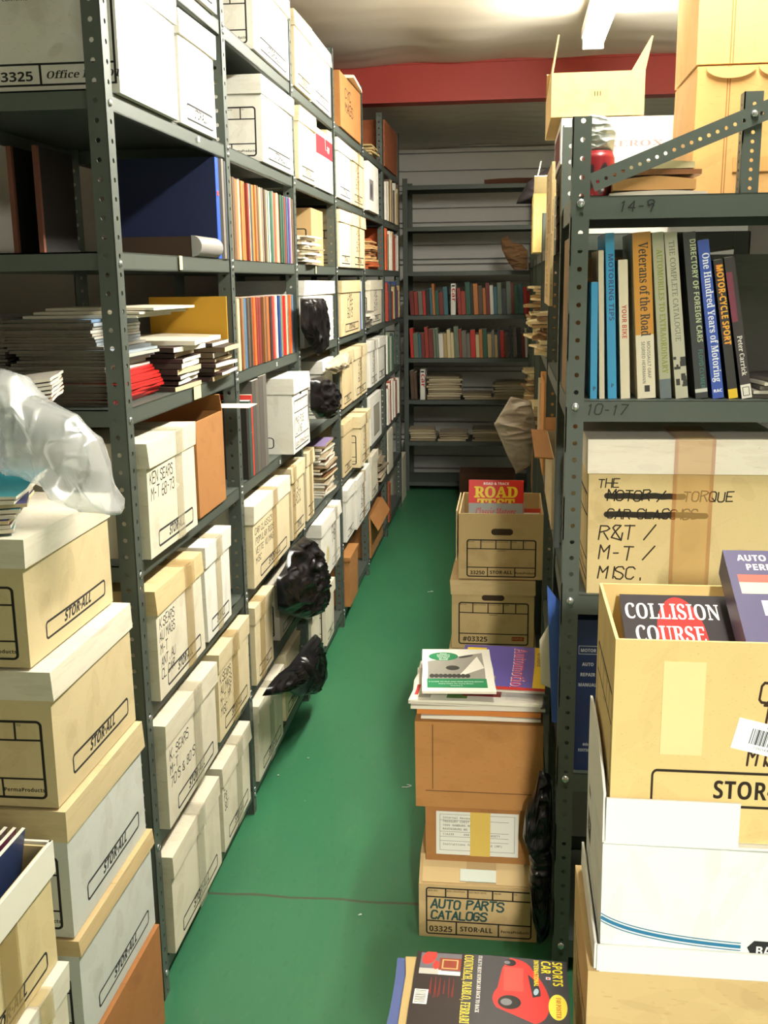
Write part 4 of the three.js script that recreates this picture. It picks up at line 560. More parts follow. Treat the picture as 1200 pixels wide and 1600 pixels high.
  bag('plastic_wrap', 'clear plastic bag of papers hanging out into the aisle', V(0.815, 1.0, -2.5), V(1, 0, 0), V(0, 1, 0), V(0, 0, 1), [[-0.1, 0.02], [-0.03, 0.14], [0.06, 0.12], [0.08, 0.0], [0.06, -0.16], [0.0, -0.2], [-0.04, -0.12]], 0.04, M('#b7aa98', 0.25, { transmission: 0.35, clearcoat: 0.5 }), 0.012, 18);
  for (let i = 0; i < 4; i++) volume('poster_tube', 0.03, 0.42, 0.03, ['#b9a06a', '#d9c79a', '#a88a5c', '#3f6f7a'][i], [0.965 + (i % 2) * 0.04, Y[3] + 0.0005, -2.85 - i * 0.09], `${['tan', 'cream', 'light brown', 'teal'][i]} upright roll beside the clear plastic bag`, null, 'roll');
  openBox({ name: 'open_carton', label: 'narrow brown open carton holding a crumpled bag', pos: [0.99, Y[3] + 0.0005, -3.6], size: [0.17, 0.2, 0.26], color: '#9a6a3c', prints: {} });
  const hc = openBox({ name: 'open_carton', label: 'white-sided carton with open brown flaps beside the open magazine box', pos: [1.025, Y[2] + 0.0005, -1.1], size: [0.25, 0.2, 0.55], color: '#cdbd98', prints: { nx: T.plain }, flaps: [['nx', 0.05, 1.5, '#a5713c'], ['nz', 0.06, 0.9, '#a5713c']] }); void hc;
  heap(Y[3], -2.04, 9, 'red and brown magazine in the heap behind the white-sided carton', 1.08);
  heap(Y[4], -1.25, 12, 'tan paper in the heap on the bottom aisle shelf', 1.1);
  rowA(Y[4], -2.4, -4.0, [0.22, 0.3], 'on the bottom shelf of the aisle row');
  rowA(Y[3], -4.0, -5.0, [0.22, 0.32], 'on the second shelf of the aisle row');
  heap(Y[2], -3.84, 14, 'brown paper in the far heap of the aisle row');
}

// ---------------------------------------------------------------- floor stacks in the aisle
{ // crushed box with blue lettering, origin at the front base
  const t = thing('storage_box', 'crushed tan box with blue marker lettering, lowest of the aisle stack', 'box', [0.7175, 0.0005, -0.31]);
  const w = 0.297, h1 = 0.148, h2 = 0.2, d = 0.39, P = [[0, 0], [0, h1], [-0.055, h2], [-d, h2], [-d, 0]];
  const s = new THREE.Shape(); P.forEach(([a, b], i) => i ? s.lineTo(a, b) : s.moveTo(a, b));
  obj('body', new THREE.ExtrudeGeometry(s, { depth: w, bevelEnabled: false }).rotateY(-Math.PI / 2).translate(w / 2, 0, 0), M('#b99d6e', 0.85), t);
  const f = tex(768, 380, (g, W, H) => { white(g, W, H); const x0 = 50, x1 = 730, y0 = 26, y1 = 356; g.strokeStyle = '#1d1b1a'; g.lineWidth = 9; rrect(g, x0, y0, x1 - x0, y1 - y0, 16); const l = (a, b, c, e) => { g.beginPath(); g.moveTo(a, b); g.lineTo(c, e); g.stroke(); }; l(x0, 88, x1, 92); l(x0, 262, x1, 266); for (const x of [175, 320, 480, 610]) l(x, y0, x, 90); l(245, 264, 245, y1); l(520, 264, 520, y1); g.fillStyle = '#1d1b1a'; g.font = '17px sans-serif';['BOX NO.', 'BOX LOCATION', 'DESTROY DATE', 'FROM', 'TO'].forEach((q, i) => g.fillText(q, [60, 182, 326, 488, 616][i], 50)); g.font = 'bold 56px sans-serif'; g.fillText('03325', 66, 340); g.font = 'bold 48px sans-serif'; g.fillText('STOR·ALL', 268, 330); g.font = 'bold 25px sans-serif'; g.fillText('PermaProducts', 534, 324); hand(g, 'AUTO PARTS', 80, 168, 62, '#2a6f9a', 12); hand(g, 'CATALOGS', 80, 246, 58, '#2a6f9a', 12); });
  obj('front_panel', new THREE.BoxGeometry(w, h1, 0.003).translate(0, h1 / 2, 0.0005), [0, 1, 2, 3, 4, 5].map((i) => i === 4 ? M('#bfa373', 0.85, { map: f }) : M('#b99d6e', 0.85)), t);
  const fl = obj('top_flap', bx(0.11, 0.004, 0.07), M('#c9ae7e', 0.85), t); fl.position.set(-0.085, 0.176, -0.028); fl.rotation.x = 0.75;
  const f2 = obj('top_flap', bx(0.09, 0.004, 0.07), M('#c9ae7e', 0.85), t); f2.position.set(0.09, 0.176, -0.028); f2.rotation.x = 0.75;
  const mg = obj('contents', bx(0.09, 0.012, 0.03), M('#c9cfc4', 0.6), t); mg.position.set(0.0, 0.166, -0.016); mg.rotation.x = 0.75;
  // carton with white shipping label
  const c2 = thing('carton', 'brown carton with a white shipping label and yellow tape', 'box', [0.722, 0.2012, -0.375 - 0.14]);
  obj('body', block(0.275, 0.158, 0.36), faceMats(BROWN), c2);
  obj('shipping_label', bx(0.205, 0.118, 0.001, -0.008, 0.079, 0.184), M('#dedbd0', 0.7, { map: tex(512, 300, (g, W, H) => { g.fillStyle = '#fff'; g.fillRect(0, 0, W, H); g.strokeStyle = '#555'; g.lineWidth = 2; g.strokeRect(24, 20, W - 48, H - 50); g.beginPath(); for (const y of [60, 140, 175, 205]) { g.moveTo(24, y); g.lineTo(W - 60, y); } g.stroke(); g.fillStyle = '#444'; g.font = '20px monospace'; ['Internal Revenue Service', 'TREASURY CHEST', '1000 HAMBURG RD', 'RAVENSBURG MO 12345'].forEach((q, i) => g.fillText(q, 40, 50 + i * 26)); g.fillText('11A230     098        97-60071', 40, 165); g.fillText('Instructions for Form 1040 (RP)', 40, 235); }) }), c2);
  obj('tape', bx(0.05, 0.12, 0.0008, 0.0, 0.079, 0.1852), M('#d8b75c', 0.4), c2);
  // larger carton with magazines
  const c3 = thing('carton', 'larger brown carton carrying the magazine pile', 'box', [0.717, 0.3612, -0.5]);
  obj('body', block(0.312, 0.225, 0.38), faceMats('#ad7a42'), c3);
  obj('fold_line', [bx(0.002, 0.17, 0.0008, -0.112, 0.135, 0.193), bx(0.26, 0.002, 0.0008, 0, 0.045, 0.193)], M('#6e4a26', 0.9), c3);
  let y = 0.361 + 0.229; const G = 'magazines piled on the brown carton';
  for (const [w2, tt, c, lab, x, ry, e] of [[0.29, 0.012, '#d9d3c2', 'long white printed booklet lying lowest on the brown carton', 0.718, 0.0, PAPER], [0.3, 0.014, '#c77a35', 'orange-edged folder in the pile on the brown carton', 0.715, 0.0, M('#c77a35', 0.7)], [0.325, 0.01, '#cfc8b8', 'wide cream newspaper fold in the pile', 0.712, 0.02, PAPER], [0.32, 0.01, '#d9d3c2', 'white newspaper fold with red trim in the pile', 0.71, -0.03, PAPER], [0.31, 0.01, '#c9c4ba', 'grey newspaper fold in the pile', 0.712, 0.03, PAPER]]) { flat('magazine', w2, tt * 0.95, 0.26, c, [x, y, -0.45], ry, lab, G, 'magazine', e); y += tt; }
  const cov0 = M('#ffffff', 0.35, { map: tex(512, 512, (g, W, H) => { g.fillStyle = '#ddd8ca'; g.fillRect(0, 0, W, H); g.fillStyle = '#b5322a'; g.fillRect(10, 330, 14, 120); g.fillStyle = '#557a3c'; g.fillRect(140, 390, 80, 90); g.fillStyle = '#8e2a2a'; g.fillRect(200, 380, 150, 70); g.fillStyle = '#3a3a3a'; for (let i = 0; i < 12; i++) g.fillRect(30 + i * 4, 440, 2, 40); g.strokeStyle = '#999'; g.lineWidth = 3; for (let i = 0; i < 6; i++) { g.beginPath(); g.moveTo(370, 400 + i * 14); g.lineTo(490, 400 + i * 14); g.stroke(); } }) });
  flat('magazine', 0.315, 0.008, 0.27, '#fff', [0.713, y, -0.42], -0.02, 'white catalogue with red and green print under the top covers', G, 'magazine', PAPER, cov0); y += 0.0085;
  for (const [c, lab] of [['#9aa4b0', 'blue-grey magazine third from the top of the pile'], ['#b5322a', 'red magazine second from the top of the pile']]) { flat('magazine', 0.27, 0.009, 0.22, c, [0.745, y, -0.46], -0.06, lab, G, 'magazine', PAPER); y += 0.0095; }
  const purple = M('#ffffff', 0.3, { map: tex(512, 640, (g, W, H) => { g.fillStyle = '#5a4fa0'; g.fillRect(0, 0, W, H); g.fillStyle = '#d8b42a'; g.fillRect(W * 0.86, 0, W * 0.14, H); g.fillStyle = '#e8c92e'; g.fillRect(20, 40, 120, 50); g.fillRect(20, 110, 120, 60); g.save(); g.translate(W * 0.62, 30); g.rotate(Math.PI / 2); g.font = 'bold 110px serif'; g.fillStyle = '#f0ece4'; g.fillText('Automotion', 4, 4); g.fillStyle = '#c0285a'; g.fillText('Automotion', 0, 0); g.font = 'bold 40px sans-serif'; g.fillStyle = '#3a3a2a'; g.fillText('AUTOREVUE', 60, -W * 0.27); g.restore(); g.fillStyle = '#ecd42e'; g.beginPath(); for (let k = 0; k < 40; k++) { const a = k / 40 * 6.283, r = k % 2 ? 56 : 80; g.lineTo(150 + r * Math.cos(a), 520 + r * Math.sin(a)); } g.fill(); g.fillStyle = '#222'; g.font = 'bold 26px sans-serif'; g.textAlign = 'center'; g.fillText('WIN IT', 150, 515); g.fillText('NOW', 150, 545); }) });
  flat('magazine', 0.215, 0.008, 0.285, '#fff', [0.772, y, -0.46], -0.05, 'purple-covered magazine with yellow starburst', G, 'magazine', M('#b5322a'), purple); y += 0.0085;
  const green = M('#ffffff', 0.35, { map: tex(512, 640, (g, W, H) => { g.fillStyle = '#eceae0'; g.fillRect(0, 0, W, H); g.fillStyle = '#9c9a90'; g.beginPath(); g.moveTo(40, 200); g.lineTo(W - 60, 60); g.lineTo(W - 60, 460); g.lineTo(40, 460); g.fill(); g.fillStyle = '#eceae0'; g.beginPath(); g.moveTo(250, 440); g.lineTo(W - 100, 120); g.lineTo(W - 60, 300); g.fill(); g.fillStyle = '#3a3c38'; for (let i = 0; i < 9; i++) { g.beginPath(); g.ellipse(70 + i * 32, 420, 18, 30, 0, 0, 7); g.fill(); } g.beginPath(); g.ellipse(220, 300, 50, 36, 0, 0, 7); g.fill(); g.beginPath(); g.ellipse(330, 120, 60, 16, -0.4, 0, 7); g.fill(); g.fillStyle = '#1f8a58'; g.fillRect(36, 460, W - 90, 130); g.beginPath(); g.ellipse(160, 120, 110, 66, 0, 0, 7); g.fill(); g.fillStyle = '#eef2ea'; g.font = 'bold 24px sans-serif'; g.textAlign = 'center';['Your', 'KEEPING', 'America', 'on the', 'Road!'].forEach((q, i) => g.fillText(q, 160, 82 + i * 24)); g.font = '20px sans-serif'; ['A GUIDE TO OLD AND NEW MOTOR BOOKS', 'Every make for every driver', 'Volume 3'].forEach((q, i) => g.fillText(q, 240, 510 + i * 28)); }) });
  flat('magazine', 0.175, 0.006, 0.29, '#fff', [0.66, y, -0.405], 0.07, 'white magazine with green speech balloon on top of the pile', G, 'magazine', PAPER, green);
}
{ // taller stack further down the aisle, two form-printed boxes on a plain one
  const z = -1.65;
  storageBox({ label: 'plain tan box at the foot of the form-printed boxes', pos: [0.73, 0.0005, z - 0.2], size: [0.31, 0.29, 0.39], color: KRAFT, lid: KRAFT, prints: { pz: T.plain } });
  const b = storageBox({ label: 'tan lidded box printed with a hash number under the open box', pos: [0.73, 0.2935, z - 0.195], size: [0.3, 0.265, 0.39], color: '#c3a977', lid: '#cbb283', lidH: 0.055, prints: { pz: endPrint({ style: 'hash', y0: 0.32, y1: 0.93 }), nx: T.side } });
  obj('hand_hole', new THREE.CapsuleGeometry(0.012, 0.06, 4, 10).rotateZ(Math.PI / 2).scale(1, 1, 0.15).translate(0.0, 0.198, 0.1965), M('#3a2c1c', 0.9), b);
  const ob = openBox({ label: 'open tan box with numbered form holding magazines upright', pos: [0.755, 0.5635, z - 0.195], size: [0.305, 0.245, 0.39], color: '#c3a977', prints: { pz: endPrint({ num: '33250', y0: 0.4, y1: 0.96 }), nx: T.side }, flaps: [] });
  obj('hand_hole', new THREE.CapsuleGeometry(0.012, 0.055, 4, 10).rotateZ(Math.PI / 2).scale(1, 1, 0.15).translate(0.005, 0.178, 0.1955), M('#3a2c1c', 0.9), ob);
  obj('flap', bx(0.004, 0.19, 0.34, -0.162, 0.15, -0.02), M('#cdb587', 0.82, { map: T.plain }), ob);
  const road = M('#ffffff', 0.35, { map: tex(512, 836, (g, W, H) => { g.fillStyle = '#d5281c'; g.fillRect(0, 0, W, H); g.fillStyle = '#fff'; g.font = 'bold 34px sans-serif'; g.textAlign = 'center'; g.fillText('ROAD & TRACK', W / 2, 46); g.fillStyle = '#f0d428'; g.font = 'bold 136px serif'; g.lineWidth = 7; g.strokeStyle = '#f0d428'; for (const [q, y] of [['ROAD', 162], ['TEST', 276]]) { g.fillText(q, W / 2, y); g.strokeText(q, W / 2, y); } }) });
  const news = M('#ffffff', 0.5, { map: tex(512, 320, (g, W, H) => { g.fillStyle = '#9aa0a0'; g.fillRect(0, 0, W, H); g.fillStyle = '#c8483a'; g.font = 'italic bold 52px serif'; g.fillText('Classic Motors', 60, 60); g.fillStyle = '#7d888c'; g.fillRect(30, 90, 150, 200); g.fillStyle = '#c5c9c6'; g.beginPath(); g.moveTo(180, 300); g.lineTo(360, 110); g.lineTo(500, 180); g.lineTo(500, 300); g.fill(); }) });
  const up = (w, h, x, zz, lean, front, lab, ry = 0) => { const m = obj('magazine', bx(w, h, 0.006, 0, h / 2, 0), [PAPER, PAPER, PAPER, PAPER, front, M('#b8b4a8')]); m.position.set(x, 0.5695, zz); m.rotation.set(lean, ry, 0); tag(m, lab, 'magazine'); };
  up(0.2, 0.262, 0.735, z - 0.05, -0.22, news, 'grey magazine with red script standing in the open box');
  up(0.205, 0.335, 0.735, z - 0.12, -0.16, road, 'red magazine with yellow block title standing in the open box');
  up(0.2, 0.24, 0.745, z - 0.19, -0.12, M('#d9cdb8', 0.5), 'cream magazine behind the red one in the open box');
  up(0.06, 0.22, 0.868, z - 0.09, -0.25, M('#e2ddd0', 0.5), 'narrow white booklet standing at the edge of the open box');
  up(0.06, 0.225, 0.872, z - 0.14, -0.25, M('#d8492a', 0.5), 'narrow orange booklet standing at the edge of the open box');
  const j = storageBox({ name: 'carton', label: 'pale carton pushed against the shelving behind the open box', pos: [0.79, 0.0005, -2.5], size: [0.2, 0.68, 0.35], color: '#b9a684', lid: null, prints: {} }); void j;
}
{ // sports car magazine on a low stack by the entrance
  const c = storageBox({ name: 'carton', label: 'tan carton under the sports car magazine', pos: [0.76, 0.0005, 0.515], size: [0.27, 0.36, 0.3], color: '#b99a66', lid: null, prints: {} }); void c;
  let y = 0.3645; const G = 'magazines under the sports car cover';
  for (let i = 0; i < 6; i++) { const s = i === 5 ? 0 : rr(-0.02, 0.01); flat('magazine', 0.275, 0.0085, 0.21, pick(['#4a5a90', '#b9a06a', '#8a8a90']), [0.745 + s, y, 0.46], rr(-0.04, 0.04), i === 4 ? 'blue-spined magazine just under the sports car cover' : 'magazine in the low stack below the sports car cover' + nth(i), G, 'magazine', i === 4 ? M('#4f7fc0', 0.5) : pick([PAPER, PAPER2])); y += 0.009; }
  const cover = M('#ffffff', 0.28, { map: tex(1024, 800, (g, W, H) => { // far side of the cover at the top; title runs down the right edge
    g.fillStyle = '#3b3a40'; g.fillRect(0, 0, W, H); g.fillStyle = '#2a2022'; g.fillRect(0, 0, W * 0.32, H);
    g.fillStyle = '#6a6870'; g.fillRect(30, 10, 280, 230); g.fillStyle = '#b9b6ae'; g.fillRect(30, 180, 150, 60); g.fillStyle = '#8e3a2a'; g.fillRect(160, 60, 150, 130); g.strokeStyle = '#c9a86a'; g.lineWidth = 10; g.strokeRect(185, 80, 100, 90); g.fillStyle = '#d23a34'; g.beginPath(); g.ellipse(90, 60, 46, 80, 0.3, 0, 7); g.fill(); g.beginPath(); g.ellipse(140, 140, 22, 46, 0, 0, 7); g.fill(); g.fillStyle = '#e8e4d8'; g.fillRect(160, 200, 150, 40);
    g.strokeStyle = '#7a1c1c'; g.lineWidth = 5; for (let i = 0; i < 18; i++) { g.beginPath(); g.moveTo(120 + (i % 6) * 30, 260 + rr(0, 60)); g.lineTo(120 + (i % 6) * 30 + rr(-8, 8), 420 + rr(0, 60)); g.stroke(); }
    g.fillStyle = '#efece2'; g.fillRect(20, 400, 90, 140); g.fillStyle = '#111'; for (let i = 0; i < 12; i++) g.fillRect(28, 410 + i * 10, 70, rr(2, 6));
    const down = (t, x, yy, s, col, f = 'bold serif', k = 1) => { g.save(); g.translate(x, yy); g.rotate(Math.PI / 2); g.scale(k, 1); g.font = `${f.split(' ')[0]} ${s}px ${f.split(' ')[1]}`; g.fillStyle = col; g.fillText(t, 0, 0); g.restore(); };
    down('COUNTACH, DIABLO, FERRARI', 330, 10, 84, '#e8d23a', 'bold serif', 0.52); down("ITALY'S BEST SUPERCARS BACK TO BACK", 424, 10, 34, '#e6e2da', 'bold serif', 0.8);
    g.fillStyle = '#c9302e'; g.beginPath(); g.moveTo(640, 10); g.quadraticCurveTo(760, 20, 790, 120); g.quadraticCurveTo(880, 260, 900, 420); g.quadraticCurveTo(900, 620, 800, 640); g.lineTo(560, 520); g.quadraticCurveTo(500, 430, 560, 330); g.lineTo(590, 120); g.closePath(); g.fill(); g.fillStyle = '#d94a42'; g.fillRect(600, 110, 130, 240);
    g.fillStyle = '#20242c'; g.beginPath(); g.moveTo(760, 170); g.quadraticCurveTo(850, 260, 840, 380); g.lineTo(790, 400); g.closePath(); g.fill(); g.fillStyle = '#9fb0bc'; g.beginPath(); g.ellipse(812, 340, 16, 34, 0.2, 0, 7); g.fill();
    for (const [x, yy, r] of [[640, 460, 74], [640, 60, 40]]) { g.fillStyle = '#17171a'; g.beginPath(); g.ellipse(x, yy, r, r * 0.9, 0, 0, 7); g.fill(); g.fillStyle = '#77777c'; g.beginPath(); g.ellipse(x - 20, yy, r * 0.5, r * 0.45, 0, 0, 7); g.fill(); }
    down('SPORTS', 925, 10, 92, '#ecd630', 'bold sans-serif', 0.78); down('CAR', 850, 10, 88, '#ecd630', 'bold sans-serif', 0.8); down('INTERNATIONAL', 800, 10, 44, '#ecd630', 'bold sans-serif', 0.78);
    g.fillStyle = '#f0e050'; g.beginPath(); g.ellipse(950, 470, 60, 120, 0, 0, 7); g.fill(); down('F40 POSTER', 940, 380, 40, '#c02a20', 'bold serif', 0.8);
    g.fillStyle = '#e8e8ec'; g.fillRect(880, 180, 30, 26); g.fillStyle = '#c22'; g.fillRect(886, 186, 18, 14);
  }) });
  flat('magazine', 0.272, 0.007, 0.215, '#fff', [0.761, y, 0.462], -0.02, 'magazine with a red sports car cover, on top of the low stack', G, 'magazine', PAPER, cover);
}

// ---------------------------------------------------------------- stack of storage boxes at the rack end
{
  const zc = 0.258, d = 0.385, w = 0.31; let y = 0.0005;
  const add = (x, h, color, lid, label, lidH, prints, ry = 0, tape) => { storageBox({ label, pos: [x - w / 2, y, zc], size: [w, h, d], color, lid, lidH, prints: prints ?? { px: T.big ??= sidePrint([], { s0: 0.18, s1: 0.9, v: 0.74 }), pz: T.end }, ry, tape }); y += h + 0.004; };
  add(0.022, 0.246, '#a26c3a', null, 'orange-brown carton with torn top, lowest of the rack-end stack', 0, {});
  add(0.014, 0.222, '#c6c9c3', '#c4ad80', 'white box with thin tan lid, second from the floor at the rack end', 0.032);
  add(0.008, 0.252, '#c6c9c3', '#cdbb92', 'white box with wide tan lid, third from the floor at the rack end', 0.06);
  add(0.0, 0.258, '#cdbc93', '#dcd6c4', 'tan box with white lid, second from the top at the rack end', 0.055);
  add(-0.03, 0.228, '#cdbc93', '#dcd6c4', 'tan box with white lid under the plastic bag', 0.05);
  const top = y; const G = 'magazines spilling from the plastic bag';
  let yy = top + 0.001; for (let i = 0; i < 8; i++) { const c = pick(['#7a8a96', '#3c7a86', '#b9a890', '#8a6a7a', '#4a4a7a']); flat('magazine', 0.21, 0.0075, 0.275, c, [-0.2 + i * 0.003, yy, 0.34 - i * 0.004], 0.35 + rr(-0.1, 0.1), i === 7 ? 'teal-covered magazine topping the spill below the plastic bag' : 'glossy magazine in the spill below the plastic bag' + nth(i), G, 'magazine', pick([PAPER, PAPER, PAPER2]), i === 7 ? M('#2f7f88', 0.3) : undefined); yy += 0.008; }
  for (let i = 0; i < 6; i++) { const m = flat('magazine', 0.14, 0.006, 0.2, pick(['#9a5a50', '#b08a70', '#a9a49a']), [-0.16, top + 0.19 + i * 0.0075, 0.13], 0.3, 'tilted magazine poking out of the plastic bag top' + nth(i), 'magazines inside the plastic bag', 'magazine'); m.rotation.z = 0.12; }
  const P = [[0, 575], [28, 585], [36, 612], [100, 640], [118, 648], [152, 688], [170, 735], [178, 778], [195, 804], [150, 800], [100, 786], [78, 762], [40, 745], [-25, 730], [-60, 650]].map(([a, b]) => U(a, b, 'z', 0.3)), c = V(0, 0, 0); P.forEach((p) => c.add(p)); c.multiplyScalar(1 / P.length);
  bag('plastic_bag', 'crinkled translucent white plastic bag over magazines on the box stack', c, V(1, 0, 0), V(0, 1, 0), V(0, 0, 1), P.map((p) => [p.x - c.x, p.y - c.y]), 0.085, M('#f0f3f4', 0.22, { transmission: 0.7, clearcoat: 0.8, clearcoatRoughness: 0.08, side: THREE.DoubleSide }), 0.014, 15, 'bag', 1, false, true);
  // nearer pair
  const z2 = 0.70; storageBox({ label: 'white-grey taped box under the open magazine box', pos: [-0.145, 0.22, z2], size: [0.31, 0.245, 0.385], color: WARMW, lid: '#dedacb', prints: { px: T.side }, tape: [{ z: -0.1, color: '#cdb56e', w: 0.05 }] });
  storageBox({ label: 'tan box on the floor under the taped one', pos: [-0.145, 0.0005, z2], size: [0.31, 0.215, 0.385], color: KRAFT, lid: null, prints: {} });
  const ob = openBox({ label: 'cream open box with white rim holding curled magazines', pos: [-0.155, 0.4695, z2], size: [0.31, 0.225, 0.385], color: '#d3c294', prints: { px: T.side }, flaps: [] });
  obj('rim', [bx(0.006, 0.06, 0.4, 0.159, 0.2, 0), bx(0.32, 0.06, 0.006, 0, 0.2, -0.197)], M('#e2dfd2', 0.8), ob); obj('tape', bx(0.0008, 0.21, 0.06, 0.1575, 0.11, -0.03), M('#b39a62', 0.4, { transparent: true, opacity: 0.4 }), ob);
  for (let i = 0; i < 6; i++) { const cv = pick(['#4a3a78', '#6a2a4a', '#30406a', '#5a3a3a']), m = obj('magazine', bx(0.006, 0.26, 0.2, 0, 0.13, 0), [M(cv, 0.3), PAPER, PAPER, PAPER, PAPER, PAPER]); m.position.set(-0.16 + i * 0.016, 0.4765, 0.62); m.rotation.set(0, 0.0, -0.18); tag(m, `glossy dark magazine standing in the cream open box, ${ordinal(5 - i)} from its printed side`, 'magazine', 'magazines in the cream open box'); }
}
// ---------------------------------------------------------------- right foreground stack
{
  const zf = 0.55;
  storageBox({ name: 'carton', label: 'tan carton lowest of the stack before the marked shelf', pos: [1.13, 0.0005, zf - 0.16], size: [0.42, 0.27, 0.32], color: '#c3a673', lid: null, prints: {} });
  storageBox({ name: 'carton', label: 'tan carton carrying the white blue-striped box', pos: [1.13, 0.2725, zf - 0.158], size: [0.425, 0.275, 0.316], color: '#c9ad7a', lid: null, prints: { nx: T.end } });
  const wb = tex(1024, 512, (g, W, H) => { white(g, W, H); for (const [dy, lw, c] of [[-15, 4, '#2f6f98'], [0, 14, '#2f7fae'], [15, 4, '#2f6f98']]) { g.strokeStyle = c; g.lineWidth = lw; g.beginPath(); g.moveTo(0, 290 + dy); g.bezierCurveTo(80, 335 + dy, 260, 365 + dy, 550, 375 + dy); g.stroke(); } g.fillStyle = '#26242a'; g.beginPath(); g.moveTo(572, 375); g.lineTo(600, 345); g.lineTo(960, 352); g.lineTo(960, 430); g.lineTo(600, 425); g.closePath(); g.fill(); g.strokeStyle = '#fff'; g.lineWidth = 4; g.stroke(); g.fillStyle = '#fff'; g.font = 'bold 50px sans-serif'; g.fillText('BANKERS BOX', 606, 405); });
  const we = tex(512, 448, (g, W, H) => { white(g, W, H); g.strokeStyle = '#2f7fae'; g.lineWidth = 6; g.beginPath(); g.moveTo(0, 250); g.lineTo(W, 330); g.stroke(); g.fillStyle = '#26242a'; g.fillRect(60, 150, 130, 90); g.fillStyle = '#fff'; g.font = 'bold 20px sans-serif'; g.fillText('BANKERS', 70, 190); g.fillText('BOX', 90, 216); g.fillStyle = '#8a7a60'; g.fillRect(70, 60, 70, 28); });
  const w = storageBox({ label: 'white storage box with curved blue stripes and dark badge', pos: [1.135, 0.5515, zf - 0.15], size: [0.4, 0.222, 0.31], color: '#dfe2df', lid: null, prints: { pz: wb, nx: we } });
  obj('rim', [bx(0.41, 0.045, 0.004, 0.0, 0.03, 0.162), bx(0.004, 0.045, 0.31, -0.207, 0.03, 0.004)], M('#e6e6e0', 0.8), w);
  // tray holding the open printed box
  const tr = thing('box_lid', 'upturned white lid cradling the open printed box', 'lid', [1.135, 0.777, zf - 0.15]);
  obj('tray_base', bx(0.4, 0.004, 0.31, 0, 0.002, 0), M('#e3e3dc', 0.8), tr); obj('front_lip', bx(0.2, 0.075, 0.004, -0.098, 0.0395, 0.154), M('#e8e8e2', 0.8), tr);
  const el = new THREE.Shape(); el.moveTo(-0.15, 0); el.lineTo(0.152, 0); el.lineTo(0.145, 0.08); el.quadraticCurveTo(0.0, 0.14, -0.15, 0.12); el.closePath(); const hp = new THREE.Path(); hp.absellipse(0.02, 0.085, 0.03, 0.011, 0, 6.283, true); el.holes.push(hp);
  obj('end_lip', new THREE.ExtrudeGeometry(el, { depth: 0.004, bevelEnabled: false }).rotateY(-Math.PI / 2).translate(-0.198, 0, 0), M('#e3e3dc', 0.8), tr);
  const pf = tex(1024, 700, (g, W, H) => { white(g, W, H); g.strokeStyle = '#2a2018'; g.lineWidth = 9; rrect(g, 155, 450, 800, 120, 20); g.fillStyle = '#2a2018'; g.font = 'bold 88px sans-serif'; g.fillText('STOR-ALL', 400, 542); hand(g, 'OLD', 560, 200, 70, '#3a2418', 9); hand(g, 'TV', 575, 270, 60, '#3a2418', 9); hand(g, 'MISC', 530, 420, 60, '#3a2418', 9); });
  const ob = openBox({ label: 'cream open printed box with barcode sticker holding paperbacks', pos: [1.138, 0.7825, zf - 0.156], size: [0.39, 0.325, 0.3], color: '#d8bd80', prints: { pz: pf, nx: endPrint({ y0: 0.3 }) } });
  obj('tape', bx(0.062, 0.15, 0.001, -0.092, 0.218, 0.1505), M('#e6cf98', 0.25, { clearcoat: 0.6 }), ob);
  const st = obj('barcode_sticker', bx(0.1, 0.05, 0.001, 0.035, 0.172, 0.1508), M('#ffffff', 0.5, { map: tex(256, 128, (g, W, H) => { g.fillStyle = '#fff'; g.fillRect(0, 0, W, H); g.fillStyle = '#223'; for (let x = 60; x < 200; x += rr(4, 9)) g.fillRect(x, 30, rr(2, 5), 64); g.font = '14px sans-serif'; g.fillText('N80431', 110, 24); g.fillText('7 09214 80431', 80, 112); }) }), ob); st.geometry.translate(-0.035, -0.172, 0); st.geometry.rotateZ(-0.22); st.geometry.translate(0.035, 0.172, 0);
  const cc = M('#ffffff', 0.8, { map: tex(640, 400, (g, W, H) => { g.fillStyle = '#241c20'; g.fillRect(0, 0, W, H); g.fillStyle = '#a8221e'; g.beginPath(); g.ellipse(300, 200, 130, 190, 0, 0, 7); g.fill(); g.fillStyle = '#f2efe6'; g.font = 'bold 96px serif'; g.save(); g.scale(0.92, 1); g.fillText('COLLISION', 16, 110); g.fillText('COURSE', 60, 210); g.restore(); g.font = 'bold 44px serif'; g.fillStyle = '#d9a090'; g.fillText('Inside the Battle for', 80, 275); }) });
  const pb = thing('paperback', 'black and red paperback with white title lying in the open box', 'book', [1.075, 1.046, zf - 0.165]); pb.rotation.x = 0.36;
  obj('cover', bx(0.2, 0.02, 0.24, 0, 0, 0), [M('#2a2226', 0.4), M('#2a2226', 0.4), cc, PAPER, PAPER, PAPER], pb);
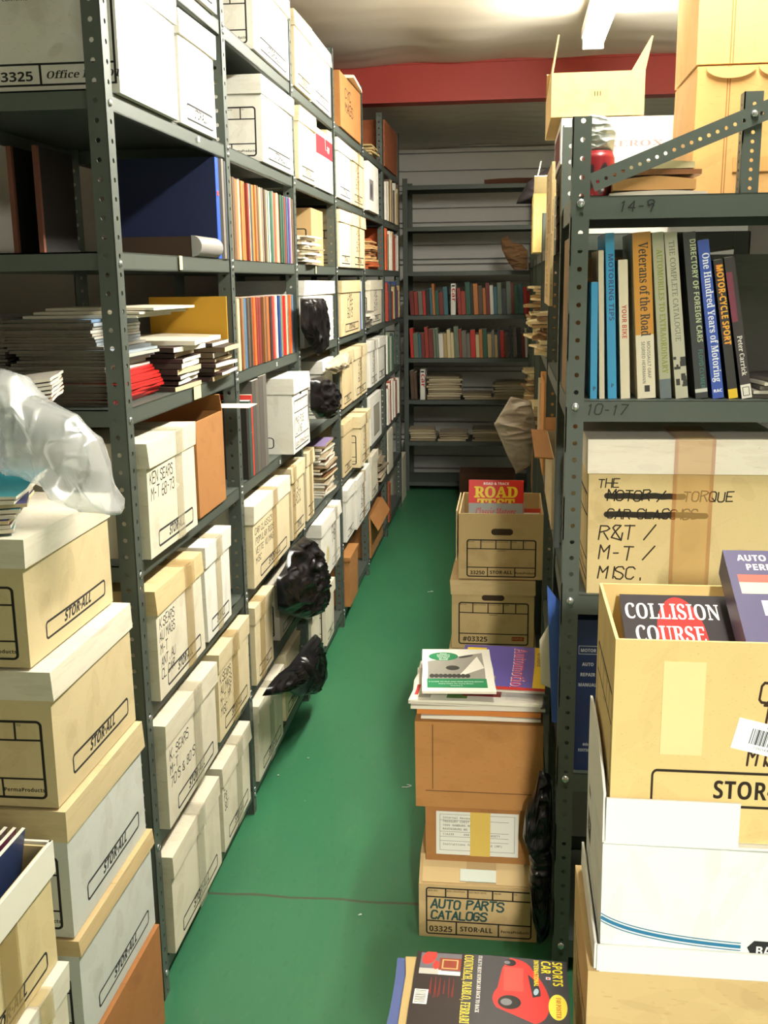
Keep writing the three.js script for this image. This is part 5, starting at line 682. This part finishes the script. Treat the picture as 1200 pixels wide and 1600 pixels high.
  const at = M('#ffffff', 0.6, { map: tex(512, 640, (g, W, H) => { g.fillStyle = '#3a3560'; g.fillRect(0, 0, W, H); g.fillStyle = '#e8e2d0'; g.font = 'bold 54px sans-serif'; g.fillText('AUTO ENGINE', 60, 70); g.fillText('PERFORMANCE', 90, 130); g.fillStyle = '#d9c9a0'; g.fillRect(40, 160, 360, 120); g.fillStyle = '#b54a3a'; g.fillRect(40, 160, 360, 50); g.fillStyle = '#e6e4da'; g.fillRect(120, 320, 340, 90); g.fillStyle = '#7a7a90'; g.fillRect(160, 335, 60, 40); g.fillRect(240, 335, 60, 40); g.fillStyle = '#fff'; g.fillRect(200, 450, 300, 60); g.fillStyle = '#222'; for (let i = 0; i < 14; i++) g.fillRect(220 + i * 9, 455, 4, 40); }) });
  const ab = thing('paperback', 'thick purple-blue manual leaning up out of the open box', 'book', [1.226, 1.088, zf - 0.155]); ab.rotation.set(0.4, 0, 0);
  obj('cover', bx(0.17, 0.05, 0.26, 0, 0.025, 0), [M('#3a3560', 0.4), M('#3a3560', 0.4), at, PAPER, PAPER, PAPER], ab);
}
// ---------------------------------------------------------------- litter on the floor
for (const [px, py, l, lab] of [[628, 1230, 0.03, 'short twist of white string on the green floor'], [668, 925, 0.03, 'small pale scrap on the green floor'], [560, 1430, 0.008, 'tiny white fleck on the green floor by the joint'], [480, 1185, 0.006, 'tiny white fleck on the green floor beside the low shelf'], [433, 1212, 0.006, 'tiny white fleck against the bottom shelf edge']]) { const q = U(px, py, 'y', 0.001), c = new THREE.CatmullRomCurve3([V(q.x, 0.002, q.z), V(q.x + l * 0.6, 0.004, q.z + l * 0.1), V(q.x + l, 0.002, q.z - l * 0.4), V(q.x + l * 0.5, 0.002, q.z - l * 0.6)]); tag(obj('scrap', new THREE.TubeGeometry(c, 12, 0.0014, 5), M('#e6e4dc', 0.8)), lab, 'litter'); }

scene.traverse((o) => { if (o.isMesh) { o.castShadow = true; o.receiveShadow = true; } });
renderer.render(scene, camera);
